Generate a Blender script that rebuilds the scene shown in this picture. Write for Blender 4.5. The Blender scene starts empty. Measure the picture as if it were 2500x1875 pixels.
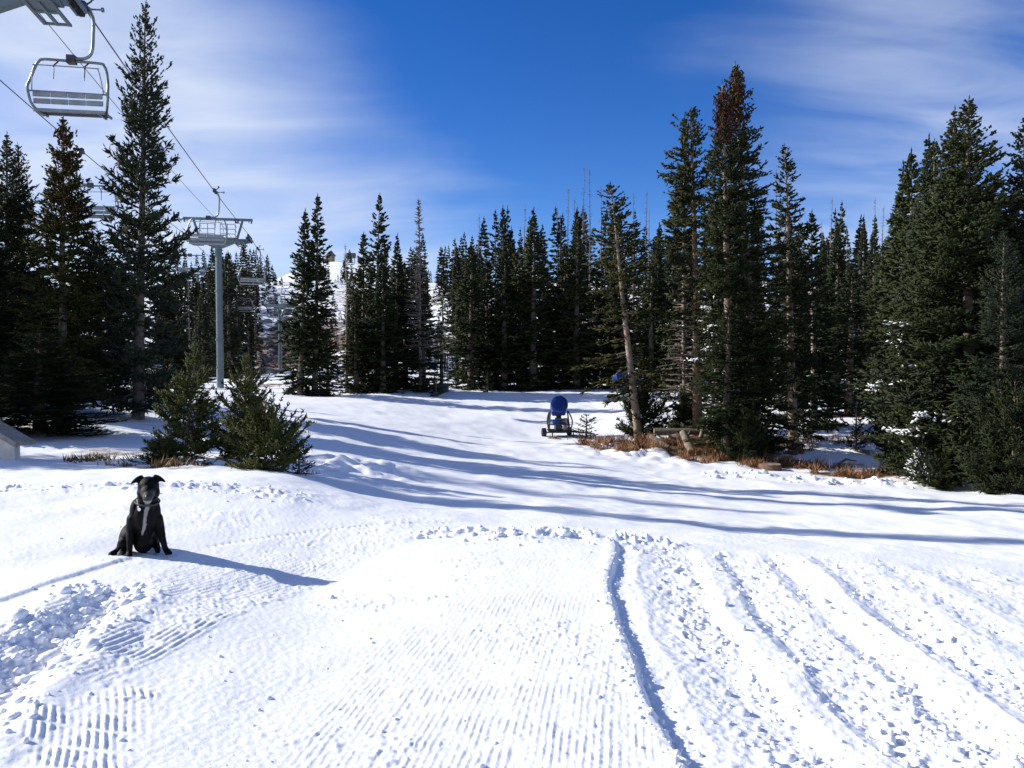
import bpy, bmesh, math, random
import numpy as np
from mathutils import Vector, Matrix, Euler

R = math.radians
scene = bpy.context.scene
col = scene.collection
rng = np.random.default_rng(11)

# ------------------------------------------------------------------ camera, sky, sun, exposure
F, CX, CY = 2020.0, 1250.0, 937.5          # focal length and centre, in photograph pixels (2500 x 1875)
CAMZ, PITCH = 1.60, math.atan(72.5 / 2020.0)
cd = bpy.data.cameras.new('camera'); cam = bpy.data.objects.new('camera', cd); col.objects.link(cam)
cd.sensor_width = 36.0; cd.lens = 36.0 * F / 2500.0; cd.clip_start = 0.05; cd.clip_end = 5000
cam.location = (0, 0, CAMZ); cam.rotation_euler = (R(90) - PITCH, 0, 0)
scene.camera = cam

SUN_EL, SUN_AZ = R(27.5), R(-80.0)          # azimuth from +Y, negative to the left
sdir = Vector((math.sin(SUN_AZ) * math.cos(SUN_EL), math.cos(SUN_AZ) * math.cos(SUN_EL), math.sin(SUN_EL)))
sl = bpy.data.lights.new('sun', 'SUN'); sun = bpy.data.objects.new('sun', sl); col.objects.link(sun)
sl.energy = 5.0; sl.angle = R(0.55); sl.color = (1.0, 0.955, 0.88)
sun.rotation_euler = sdir.to_track_quat('Z', 'Y').to_euler(); sun.location = (-40, 10, 40)

w = bpy.data.worlds.new('World'); scene.world = w; w.use_nodes = True
nt = w.node_tree; nt.nodes.clear()
def wn(t, **k):
    n = nt.nodes.new(t)
    for a, b in k.items(): setattr(n, a, b)
    return n
def wl(a, b): nt.links.new(a, b)
def wmath(op, a, b=None, c=None, clamp=False):
    n = wn('ShaderNodeMath', operation=op, use_clamp=clamp)
    for i, v in enumerate((a, b, c)):
        if v is None: continue
        if isinstance(v, (int, float)): n.inputs[i].default_value = v
        else: wl(v, n.inputs[i])
    return n.outputs[0]
sky = wn('ShaderNodeTexSky', sky_type='NISHITA', sun_disc=False)
sky.sun_elevation = SUN_EL; sky.sun_rotation = SUN_AZ
sky.altitude = 3200; sky.air_density = 1.0; sky.dust_density = 0.15; sky.ozone_density = 2.2
hs = wn('ShaderNodeHueSaturation'); hs.inputs['Hue'].default_value = 0.516; hs.inputs['Saturation'].default_value = 1.35; hs.inputs['Value'].default_value = 1.16
wl(sky.outputs[0], hs.inputs['Color'])
tc = wn('ShaderNodeTexCoord'); sep = wn('ShaderNodeSeparateXYZ'); wl(tc.outputs['Generated'], sep.inputs[0])
X_, Y_, Z_ = sep.outputs
# thin cirrus: stretched noise on the view of a flat cloud layer
zz = wmath('ADD', wmath('ABSOLUTE', Z_), 0.22)
comb = wn('ShaderNodeCombineXYZ'); wl(wmath('DIVIDE', X_, zz), comb.inputs[0]); wl(wmath('DIVIDE', Y_, zz), comb.inputs[1])
mp = wn('ShaderNodeMapping'); mp.inputs['Rotation'].default_value = (0, 0, R(38)); mp.inputs['Scale'].default_value = (0.55, 1.9, 1)
wl(comb.outputs[0], mp.inputs[0])
n1 = wn('ShaderNodeTexNoise'); n1.inputs['Scale'].default_value = 1.15; n1.inputs['Detail'].default_value = 5; n1.inputs['Roughness'].default_value = 0.45; n1.inputs['Distortion'].default_value = 0.5
wl(mp.outputs[0], n1.inputs['Vector'])
n2 = wn('ShaderNodeTexNoise'); n2.inputs['Scale'].default_value = 1.6; n2.inputs['Detail'].default_value = 6; n2.inputs['Roughness'].default_value = 0.5
wl(comb.outputs[0], n2.inputs['Vector'])
nz = wmath('ADD', wmath('MULTIPLY', wmath('SUBTRACT', n1.outputs[0], 0.5), 0.26), wmath('MULTIPLY', wmath('SUBTRACT', n2.outputs[0], 0.5), 0.22))
# cloud bank spreading over the left of the sky
q = wmath('SUBTRACT', wmath('MULTIPLY', X_, -1.0), wmath('ADD', wmath('MULTIPLY', wmath('SUBTRACT', Z_, 0.177), 0.85), 0.055))
mr = wn('ShaderNodeMapRange', interpolation_type='SMOOTHSTEP'); mr.inputs['From Min'].default_value = -0.10; mr.inputs['From Max'].default_value = 0.24
mr.inputs['To Max'].default_value = 0.90
wl(wmath('ADD', q, nz), mr.inputs['Value'])
# thin streaks in the right of the sky
mr2 = wn('ShaderNodeMapRange', interpolation_type='SMOOTHSTEP'); mr2.inputs['From Min'].default_value = 0.14; mr2.inputs['From Max'].default_value = 0.48
mr2.inputs['To Max'].default_value = 0.46
wl(wmath('ADD', X_, wmath('MULTIPLY', nz, 1.6)), mr2.inputs['Value'])
mp3 = wn('ShaderNodeMapping'); mp3.inputs['Rotation'].default_value = (0, 0, R(18)); mp3.inputs['Scale'].default_value = (0.75, 1.7, 1)
wl(comb.outputs[0], mp3.inputs[0])
n3 = wn('ShaderNodeTexNoise'); n3.inputs['Scale'].default_value = 2.1; n3.inputs['Detail'].default_value = 7; n3.inputs['Roughness'].default_value = 0.52; n3.inputs['Distortion'].default_value = 0.7
wl(mp3.outputs[0], n3.inputs['Vector'])
wisp = wmath('MULTIPLY', wmath('SUBTRACT', n3.outputs[0], 0.27), 2.3, None, True)
cov = wmath('MAXIMUM', wmath('MULTIPLY', mr.outputs[0], wmath('ADD', wmath('MULTIPLY', wisp, 0.60), 0.48)), wmath('MULTIPLY', mr2.outputs[0], wmath('ADD', wmath('MULTIPLY', wisp, 1.1), 0.06)), None)
cov = wmath('MINIMUM', cov, 0.95)
mx = wn('ShaderNodeMix', data_type='RGBA')
wl(cov, mx.inputs['Factor']); wl(hs.outputs[0], mx.inputs['A']); mx.inputs['B'].default_value = (5.4, 6.0, 7.2, 1)
bg = wn('ShaderNodeBackground'); bg.inputs['Strength'].default_value = 0.10
wl(mx.outputs['Result'], bg.inputs[0])
out = wn('ShaderNodeOutputWorld'); wl(bg.outputs[0], out.inputs[0])

scene.view_settings.view_transform = 'Standard'; scene.view_settings.look = 'None'
scene.view_settings.gamma = 1.0; scene.view_settings.use_curve_mapping = False
scene.view_settings.exposure = 0.46
scene.render.engine = 'CYCLES'
scene.cycles.max_bounces = 6; scene.cycles.diffuse_bounces = 3; scene.cycles.glossy_bounces = 2

# ------------------------------------------------------------------ helpers
def pt(px, py, y):
    """photograph pixel + distance ahead -> world point"""
    cx, cz = (px - CX) / F, (CY - py) / F
    c, s = math.cos(PITCH), math.sin(PITCH)
    d = Vector((cx, c + cz * s, -s + cz * c))
    return Vector((0, 0, CAMZ)) + d * (y / d.y)

def setp(o, label=None, cat=None, group=None, kind=None):
    if label: o['label'] = label
    if cat: o['category'] = cat
    if group: o['group'] = group
    if kind: o['kind'] = kind
    return o

def np_mesh(name, V, faces, smooth=False, attrs=None):
    """V (n,3); faces: list of (m,3) or (m,4) index arrays"""
    me = bpy.data.meshes.new(name)
    V = np.asarray(V, dtype=np.float32)
    me.vertices.add(len(V)); me.vertices.foreach_set('co', V.ravel())
    faces = [np.asarray(f, dtype=np.int32) for f in faces if len(f)]
    tot = sum(f.size for f in faces); npoly = sum(len(f) for f in faces)
    me.loops.add(tot); me.polygons.add(npoly)
    me.loops.foreach_set('vertex_index', np.concatenate([f.ravel() for f in faces]))
    starts, o = [], 0
    for f in faces:
        starts.append(o + np.arange(len(f), dtype=np.int32) * f.shape[1]); o += f.size
    me.polygons.foreach_set('loop_start', np.concatenate(starts))
    if smooth: me.polygons.foreach_set('use_smooth', np.ones(npoly, dtype=bool))
    me.update(calc_edges=True)
    for k, v in (attrs or {}).items():
        a = me.attributes.new(k, 'FLOAT', 'POINT'); a.data.foreach_set('value', np.asarray(v, dtype=np.float32))
    return me

def link(name, me, mat=None, parent=None):
    o = bpy.data.objects.new(name, me); col.objects.link(o)
    if mat is not None and me is not None and not me.materials: me.materials.append(mat)
    if parent is not None: o.parent = parent
    return o

def empty(name, loc, rz=0.0):
    o = bpy.data.objects.new(name, None); col.objects.link(o)
    o.location = loc; o.rotation_euler = (0, 0, rz); o.empty_display_size = 0.2
    return o

def copy_tree(o, parent=None):
    c = o.copy(); col.objects.link(c); c.parent = parent
    for ch in list(o.children): copy_tree(ch, c)
    return c

class MB:
    """collects boxes, tubes, discs, lathes into one mesh"""
    def __init__(s): s.v = []; s.f = []
    def add(s, vs, fs):
        b = len(s.v); s.v += [tuple(v) for v in vs]; s.f += [tuple(b + i for i in f) for f in fs]; return s
    def box(s, c, size, rot=None):
        hx, hy, hz = size[0] / 2, size[1] / 2, size[2] / 2
        vs = [Vector((x, y, z)) for x in (-hx, hx) for y in (-hy, hy) for z in (-hz, hz)]
        if rot is not None: vs = [rot @ v for v in vs]
        vs = [v + Vector(c) for v in vs]
        return s.add(vs, [(0, 1, 3, 2), (4, 6, 7, 5), (0, 4, 5, 1), (2, 3, 7, 6), (0, 2, 6, 4), (1, 5, 7, 3)])
    def beam(s, a, b, wx, wz):
        a, b = Vector(a), Vector(b); d = b - a
        return s.box((a + b) / 2, (wx, d.length, wz), d.to_track_quat('Y', 'Z').to_matrix())
    def tube(s, pts, rad, n=8, cap=True, closed=False):
        pts = [Vector(p) for p in pts]; m = len(pts)
        rads = rad if isinstance(rad, (list, tuple)) else [rad] * m
        ref = None; rings = []
        for i, p in enumerate(pts):
            if closed: t = pts[(i + 1) % m] - pts[i - 1]
            else: t = pts[min(i + 1, m - 1)] - pts[max(i - 1, 0)]
            t.normalize()
            if ref is None: ref = Vector((0, 0, 1)) if abs(t.z) < 0.9 else Vector((1, 0, 0))
            u = ref - t * ref.dot(t)
            if u.length < 1e-6: u = t.orthogonal()
            u.normalize(); ref = u; v = t.cross(u)
            rings.append([p + (u * math.cos(2 * math.pi * k / n) + v * math.sin(2 * math.pi * k / n)) * rads[i] for k in range(n)])
        vs = [q for r_ in rings for q in r_]; fs = []
        for i in range(m if closed else m - 1):
            j = (i + 1) % m
            for k in range(n):
                fs.append((i * n + k, i * n + (k + 1) % n, j * n + (k + 1) % n, j * n + k))
        if cap and not closed:
            fs.append(tuple(reversed(range(n)))); fs.append(tuple((m - 1) * n + k for k in range(n)))
        return s.add(vs, fs)
    def ellipsoid(s, c, r, rot=None, n=12, m=8):
        vs = []
        for i in range(m + 1):
            th = math.pi * i / m
            for k in range(n):
                a = 2 * math.pi * k / n
                v = Vector((r[0] * math.sin(th) * math.cos(a), r[1] * math.sin(th) * math.sin(a), r[2] * math.cos(th)))
                if rot is not None: v = rot @ v
                vs.append(v + Vector(c))
        fs = [(i * n + k, (i + 1) * n + k, (i + 1) * n + (k + 1) % n, i * n + (k + 1) % n) for i in range(m) for k in range(n)]
        return s.add(vs, fs)
    def build(s, name, mat, parent=None, smooth=True, bevel=0.0):
        me = bpy.data.meshes.new(name); me.from_pydata(s.v, [], s.f); me.update()
        if bevel:
            bm = bmesh.new(); bm.from_mesh(me)
            bmesh.ops.bevel(bm, geom=bm.edges[:], offset=bevel, segments=1, affect='EDGES'); bm.to_mesh(me); bm.free()
        if smooth:
            me.polygons.foreach_set('use_smooth', [True] * len(me.polygons))
            try: me.set_sharp_from_angle(angle=R(40))
            except Exception: pass
        return link(name, me, mat, parent)

def curve_pts(ctrl, n=6):
    """Catmull-Rom through control points"""
    c = [Vector(p) for p in ctrl]; c = [c[0] * 2 - c[1]] + c + [c[-1] * 2 - c[-2]]; o = []
    for i in range(1, len(c) - 2):
        for k in range(n):
            t = k / n; a, b, d, e = c[i - 1], c[i], c[i + 1], c[i + 2]
            o.append(0.5 * ((2 * b) + (d - a) * t + (2 * a - 5 * b + 4 * d - e) * t * t + (3 * b - a - 3 * d + e) * t ** 3))
    o.append(c[-2]); return o

# --- numpy gradient noise
_perm = np.random.default_rng(5).permutation(4096)
_gr = np.random.default_rng(6).uniform(0, 2 * np.pi, 4096)
def _h(i, j): return _perm[(_perm[i & 4095] + j) & 4095]
def pnoise(x, y):
    x = np.asarray(x, float); y = np.asarray(y, float)
    i = np.floor(x).astype(np.int64); j = np.floor(y).astype(np.int64); fx = x - i; fy = y - j
    u = fx * fx * fx * (fx * (fx * 6 - 15) + 10); v = fy * fy * fy * (fy * (fy * 6 - 15) + 10)
    def g(di, dj):
        a = _gr[_h(i + di, j + dj)]; return np.cos(a) * (fx - di) + np.sin(a) * (fy - dj)
    a = g(0, 0) * (1 - u) + g(1, 0) * u; b = g(0, 1) * (1 - u) + g(1, 1) * u
    return (a * (1 - v) + b * v) * 1.5
def fbm(x, y, o=4, g=0.5):
    s = 0; a = 1.0
    for k in range(o):
        s = s + a * pnoise(x + 17.3 * k, y - 9.1 * k); x = x * 2.03; y = y * 2.03; a *= g
    return s
def worley(x, y):
    i = np.floor(x).astype(np.int64); j = np.floor(y).astype(np.int64); best = np.full(np.shape(x), 9.0); idx = np.zeros(np.shape(x))
    for di in (-1, 0, 1):
        for dj in (-1, 0, 1):
            h1 = _h(i + di, j + dj); h2 = _perm[(h1 + 77) & 4095]
            d = (i + di + h1 / 4096.0 - x) ** 2 + (j + dj + h2 / 4096.0 - y) ** 2
            m = d < best; best = np.where(m, d, best); idx = np.where(m, _perm[(h1 + 313) & 4095] / 4096.0, idx)
    return np.sqrt(best), idx
def sst(a, b, x):
    t = np.clip((x - a) / (b - a), 0, 1); return t * t * (3 - 2 * t)

# ------------------------------------------------------------------ materials
def mat(name, base, rough=0.6, metal=0.0, spec=0.3, noise=None, bump=None, coat=0.0):
    """noise=(scale, second colour, detail); bump=(scale, strength, distance)"""
    m = bpy.data.materials.new(name); m.use_nodes = True; t = m.node_tree
    b = t.nodes['Principled BSDF']
    b.inputs['Base Color'].default_value = (*base, 1); b.inputs['Roughness'].default_value = rough
    b.inputs['Metallic'].default_value = metal; b.inputs['Specular IOR Level'].default_value = spec
    if coat: b.inputs['Coat Weight'].default_value = coat
    tcn = t.nodes.new('ShaderNodeTexCoord')
    if noise:
        n = t.nodes.new('ShaderNodeTexNoise'); n.inputs['Scale'].default_value = noise[0]; n.inputs['Detail'].default_value = 5
        t.links.new(tcn.outputs['Object'], n.inputs['Vector'])
        r_ = t.nodes.new('ShaderNodeMapRange'); r_.inputs['From Min'].default_value = 0.35; r_.inputs['From Max'].default_value = 0.65
        t.links.new(n.outputs[0], r_.inputs['Value'])
        x = t.nodes.new('ShaderNodeMix'); x.data_type = 'RGBA'; x.inputs['A'].default_value = (*base, 1); x.inputs['B'].default_value = (*noise[1], 1)
        t.links.new(r_.outputs[0], x.inputs['Factor']); t.links.new(x.outputs['Result'], b.inputs['Base Color'])
    if bump:
        n = t.nodes.new('ShaderNodeTexNoise'); n.inputs['Scale'].default_value = bump[0]; n.inputs['Detail'].default_value = 4
        t.links.new(tcn.outputs['Object'], n.inputs['Vector'])
        bp = t.nodes.new('ShaderNodeBump'); bp.inputs['Strength'].default_value = bump[1]; bp.inputs['Distance'].default_value = bump[2]
        t.links.new(n.outputs[0], bp.inputs['Height']); t.links.new(bp.outputs[0], b.inputs['Normal'])
    return m

def foliage(name, c0, c1, c2):
    """colour from the per-twig attribute 'tint', with a slow change from tree part to tree part"""
    m = bpy.data.materials.new(name); m.use_nodes = True; t = m.node_tree; b = t.nodes['Principled BSDF']
    b.inputs['Roughness'].default_value = 0.6; b.inputs['Specular IOR Level'].default_value = 0.07
    a = t.nodes.new('ShaderNodeAttribute'); a.attribute_name = 'tint'
    r_ = t.nodes.new('ShaderNodeValToRGB'); r_.color_ramp.elements[0].color = (*c0, 1); r_.color_ramp.elements[1].color = (*c2, 1)
    e = r_.color_ramp.elements.new(0.6); e.color = (*c1, 1)
    t.links.new(a.outputs['Fac'], r_.inputs[0])
    oi = t.nodes.new('ShaderNodeObjectInfo')
    hsn = t.nodes.new('ShaderNodeHueSaturation')
    mr_ = t.nodes.new('ShaderNodeMapRange'); mr_.inputs['To Min'].default_value = 0.455; mr_.inputs['To Max'].default_value = 0.50
    t.links.new(oi.outputs['Random'], mr_.inputs['Value']); t.links.new(mr_.outputs[0], hsn.inputs['Hue'])
    mr2_ = t.nodes.new('ShaderNodeMapRange'); mr2_.inputs['To Min'].default_value = 1.2; mr2_.inputs['To Max'].default_value = 0.8
    t.links.new(oi.outputs['Random'], mr2_.inputs['Value']); t.links.new(mr2_.outputs[0], hsn.inputs['Value'])
    t.links.new(r_.outputs[0], hsn.inputs['Color']); t.links.new(hsn.outputs[0], b.inputs['Base Color'])
    return m

M = {}
M['spruce'] = foliage('spruce_needles', (0.016, 0.024, 0.010), (0.028, 0.040, 0.015), (0.060, 0.072, 0.026))
M['blue'] = foliage('blue_spruce_needles', (0.016, 0.025, 0.015), (0.028, 0.041, 0.023), (0.060, 0.078, 0.042))
M['olive'] = foliage('olive_needles', (0.028, 0.030, 0.009), (0.045, 0.050, 0.013), (0.085, 0.085, 0.023))
M['young'] = foliage('young_needles', (0.034, 0.044, 0.013), (0.064, 0.082, 0.022), (0.12, 0.14, 0.04))
M['far'] = foliage('far_needles', (0.015, 0.021, 0.011), (0.026, 0.034, 0.016), (0.048, 0.056, 0.026))
M['cones'] = foliage('spruce_cones', (0.05, 0.024, 0.011), (0.08, 0.038, 0.016), (0.115, 0.06, 0.026))
M['bark'] = mat('bark', (0.10, 0.075, 0.055), 0.9, noise=(9, (0.19, 0.15, 0.12)), bump=(26, 0.8, 0.02))
M['pale_bark'] = mat('pale_bark', (0.36, 0.29, 0.22), 0.85, noise=(7, (0.16, 0.11, 0.08)), bump=(22, 0.7, 0.02))
M['orange_bark'] = mat('orange_bark', (0.21, 0.125, 0.075), 0.9, noise=(8, (0.11, 0.07, 0.05)), bump=(18, 0.9, 0.02))
M['dead'] = mat('dead_wood', (0.12, 0.085, 0.068), 0.9, noise=(6, (0.21, 0.18, 0.16)))
M['log'] = mat('weathered_log', (0.30, 0.24, 0.18), 0.85, noise=(5, (0.13, 0.095, 0.07)), bump=(24, 0.6, 0.01))
M['cut'] = mat('cut_wood', (0.55, 0.42, 0.27), 0.8, noise=(20, (0.40, 0.29, 0.18)))
M['rock'] = mat('rock', (0.075, 0.07, 0.068), 0.85, noise=(3, (0.15, 0.14, 0.13)), bump=(6, 0.8, 0.1))
M['grass'] = foliage('dry_grass', (0.085, 0.050, 0.02), (0.21, 0.135, 0.052), (0.44, 0.32, 0.15))
M['steel'] = mat('galvanised_steel', (0.25, 0.275, 0.28), 0.4, 0.55, 0.5, noise=(6, (0.18, 0.20, 0.21)))
M['tower'] = mat('tower_paint', (0.125, 0.165, 0.18), 0.5, 0.2, 0.35, noise=(1.2, (0.165, 0.21, 0.22)), bump=(20, 0.1, 0.01))
M['rope'] = mat('wire_rope', (0.05, 0.055, 0.06), 0.5, 0.5, 0.4)
M['rubber'] = mat('rubber', (0.022, 0.022, 0.024), 0.7)
M['slat'] = mat('chair_slat', (0.34, 0.35, 0.35), 0.35, 0.35, 0.5, noise=(4, (0.26, 0.27, 0.27)))
M['seat_dark'] = mat('seat_underside', (0.07, 0.075, 0.08), 0.6, 0.2)
M['darkmetal'] = mat('dark_metal', (0.055, 0.06, 0.062), 0.5, 0.4, noise=(8, (0.09, 0.095, 0.10)))
M['tarp'] = mat('blue_tarp', (0.005, 0.024, 0.15), 0.45, 0.0, 0.35, noise=(4, (0.008, 0.036, 0.21)), bump=(6, 0.5, 0.04))
M['black_paint'] = mat('black_paint', (0.02, 0.02, 0.02), 0.5)
M['white_paint'] = mat('white_paint', (0.8, 0.8, 0.8), 0.5)
M['plywood'] = mat('plywood', (0.76, 0.70, 0.60), 0.8, noise=(5, (0.62, 0.55, 0.45)), bump=(30, 0.2, 0.005))
M['grey_board'] = mat('grey_board', (0.26, 0.22, 0.18), 0.85, noise=(14, (0.36, 0.32, 0.27)), bump=(40, 0.3, 0.005))
M['shingle'] = mat('shingles', (0.10, 0.095, 0.10), 0.8)
M['logwall'] = mat('log_wall', (0.30, 0.235, 0.17), 0.8, noise=(2, (0.24, 0.18, 0.13)))
M['glass'] = mat('dark_glass', (0.03, 0.04, 0.05), 0.15, 0, 0.6)
M['red'] = mat('red_marker', (0.6, 0.02, 0.03), 0.5)
M['silver'] = mat('silver', (0.7, 0.7, 0.7), 0.25, 0.9)
M['collar'] = mat('collar_webbing', (0.05, 0.045, 0.05), 0.6)

def snow_mat(name, with_bare):
    m = bpy.data.materials.new(name); m.use_nodes = True; t = m.node_tree; b = t.nodes['Principled BSDF']
    tcn = t.nodes.new('ShaderNodeTexCoord')
    def noise(s, d, rgh=0.55):
        n = t.nodes.new('ShaderNodeTexNoise'); n.inputs['Scale'].default_value = s; n.inputs['Detail'].default_value = d; n.inputs['Roughness'].default_value = rgh
        t.links.new(tcn.outputs['Object'], n.inputs['Vector']); return n.outputs[0]
    def mth(op, a, b_=0.0, clamp=False):
        n = t.nodes.new('ShaderNodeMath'); n.operation = op; n.use_clamp = clamp
        for i, v in enumerate((a, b_)):
            if isinstance(v, (int, float)): n.inputs[i].default_value = v
            else: t.links.new(v, n.inputs[i])
        return n.outputs[0]
    sc_ = t.nodes.new('ShaderNodeMix'); sc_.data_type = 'RGBA'
    sc_.inputs['A'].default_value = (0.87, 0.885, 0.905, 1); sc_.inputs['B'].default_value = (0.905, 0.915, 0.925, 1)
    t.links.new(noise(1.7, 4), sc_.inputs['Factor'])
    b.inputs['Roughness'].default_value = 0.62; b.inputs['Specular IOR Level'].default_value = 0.22
    colr = sc_.outputs['Result']
    if with_bare:
        a = t.nodes.new('ShaderNodeAttribute'); a.attribute_name = 'bare'
        ns = mth('ADD', mth('ADD', mth('MULTIPLY', noise(1.1, 6, 0.62), 0.42), mth('MULTIPLY', noise(6.0, 4), 0.2)), mth('MULTIPLY', noise(0.17, 5, 0.6), 0.38))
        k = mth('MULTIPLY', mth('SUBTRACT', mth('ADD', a.outputs['Fac'], ns), 1.0), 9.0, True)
        earth = t.nodes.new('ShaderNodeMix'); earth.data_type = 'RGBA'
        earth.inputs['A'].default_value = (0.075, 0.048, 0.03, 1); earth.inputs['B'].default_value = (0.21, 0.125, 0.06, 1)
        t.links.new(mth('MULTIPLY', mth('SUBTRACT', noise(3.5, 6, 0.7), 0.35), 3.2, True), earth.inputs['Factor'])
        x = t.nodes.new('ShaderNodeMix'); x.data_type = 'RGBA'
        t.links.new(k, x.inputs['Factor']); t.links.new(colr, x.inputs['A']); t.links.new(earth.outputs['Result'], x.inputs['B'])
        colr = x.outputs['Result']
    t.links.new(colr, b.inputs['Base Color'])
    h = mth('ADD', mth('MULTIPLY', noise(22, 5, 0.6), 0.7), mth('MULTIPLY', noise(120, 3), 0.3))
    bp = t.nodes.new('ShaderNodeBump'); bp.inputs['Strength'].default_value = 0.55; bp.inputs['Distance'].default_value = 0.012
    t.links.new(h, bp.inputs['Height']); t.links.new(bp.outputs[0], b.inputs['Normal'])
    return m
M['snow'] = snow_mat('snow', True); M['snow_plain'] = snow_mat('snow_clumps', False)

# ------------------------------------------------------------------ terrain
# control points: (X, Y, z) near the camera, (pixel x, pixel y, distance) further off
NEAR = [(0, 0.5, 0), (-3, 3, 0.0), (3, 3, -.04), (0, 3, -.06), (0, 5, -.09), (0, 7.2, -.10), (1.5, 5, -.13), (1.6, 7.2, -.17), (3.2, 7, -.22), (3, 4.6, -.14),
        (-3, 6.6, 0.0), (-4, 4.6, .03), (-1.55, 6.3, -.15), (-1.3, 4.5, -.09), (-2.6, 9.5, 0.0), (-6, 9, .08), (-1.0, 8.6, -.16), (-5, 6.6, .06), (-2.2, 5.2, -0.02)]
PIX = [(1250, 1278, 9.2), (1300, 1238, 12), (1300, 1180, 17), (1300, 1130, 23), (1300, 1092, 29), (1365, 1064, 36), (1300, 1015, 43), (1300, 985, 50), (1300, 960, 56), (1250, 945, 64),
       (2000, 1322, 9.5), (2000, 1290, 12), (2000, 1245, 15.5), (2000, 1200, 20), (2000, 1168, 24), (2350, 1188, 23), (2500, 1192, 22), (2500, 1260, 15), (1650, 1270, 12), (1650, 1190, 19), (1650, 1150, 25),
       (960, 1210, 12.5), (850, 1130, 16), (760, 1050, 24), (1000, 1105, 22), (900, 1000, 38), (700, 1000, 34), (1000, 952, 56), (720, 962, 50), (660, 932, 64),
       (700, 1162, 11.2), (350, 1130, 13), (350, 1010, 23), (100, 960, 26), (0, 965, 25), (60, 1125, 13.5), (0, 1128, 13), (530, 948, 58), (400, 935, 66), (690, 931, 110),
       (640, 885, 128), (640, 830, 145), (650, 780, 168), (700, 690, 225), (800, 640, 480), (780, 700, 330), (850, 780, 170), (860, 860, 100),
       (1000, 860, 92), (1085, 760, 135), (1080, 710, 175), (1250, 840, 105), (1250, 720, 170), (1250, 700, 240), (1580, 860, 95), (1580, 690, 165), (1600, 690, 240),
       (1740, 1088, 30), (1600, 1092, 30), (1700, 965, 52), (2000, 1125, 28), (2100, 1040, 36), (2100, 1000, 45), (2130, 962, 56), (2100, 860, 90), (2100, 730, 170), (2100, 700, 270),
       (2500, 1010, 36), (2500, 830, 100), (2500, 710, 230), (0, 900, 60), (0, 770, 150), (200, 760, 320), (1250, 740, 480), (2200, 760, 480), (0, 780, 480), (1050, 690, 480), (560, 740, 480),
       (3000, 1010, 36), (3000, 1200, 22), (3200, 800, 120), (-500, 960, 24), (-700, 800, 130), (-600, 1080, 13), (1250, 700, 800), (2300, 700, 800), (200, 700, 800)]
_cp = [Vector(p) for p in NEAR] + [pt(*p) for p in PIX]
for a in (100, 130, 160, 180, -160, -130, -100):
    for r_ in (4, 15, 60, 300, 800):
        _cp.append(Vector((r_ * math.sin(R(a)), r_ * math.cos(R(a)), -0.012 * r_ if abs(a) > 90 else 0)))
_cp = np.array([tuple(v) for v in _cp])
def _uv(x, y): return np.stack([np.arctan2(x, y) * 1.3, np.log(np.hypot(x, y) + 2.5)], -1)
_cu = _uv(_cp[:, 0], _cp[:, 1])
def _k(r2): return np.where(r2 > 1e-12, r2 * np.log(r2 + 1e-12), 0.0)
_n = len(_cp); _A = np.zeros((_n + 3, _n + 3))
_A[:_n, :_n] = _k(((_cu[:, None] - _cu[None]) ** 2).sum(-1)) + np.eye(_n) * 2e-4
_A[:_n, _n] = 1; _A[:_n, _n + 1:] = _cu; _A[_n, :_n] = 1; _A[_n + 1:, :_n] = _cu.T
_w = np.linalg.solve(_A, np.concatenate([_cp[:, 2], np.zeros(3)]))
def macro(x, y):
    x = np.atleast_1d(np.asarray(x, float)); y = np.atleast_1d(np.asarray(y, float)); sh = x.shape
    u = _uv(x.ravel(), y.ravel()); o = np.empty(len(u))
    for i in range(0, len(u), 20000):
        c = u[i:i + 20000]; o[i:i + 20000] = _k(((c[:, None] - _cu[None]) ** 2).sum(-1)) @ _w[:_n] + _w[_n] + c @ _w[_n + 1:]
    return o.reshape(sh)

def rut_x(Y): return 0.66 + 0.02 * np.sin(Y * 1.3) + 0.30 * sst(5.6, 7.9, Y) + 0.06 * sst(4.2, 3.0, Y)
def swath_x(Y): return np.interp(Y, [3.0, 4.0, 4.4, 5.2, 5.8, 6.9, 8.0, 9.5], [-2.15, -1.97, -1.86, -1.74, -1.60, -1.25, -.75, -.1])

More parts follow.
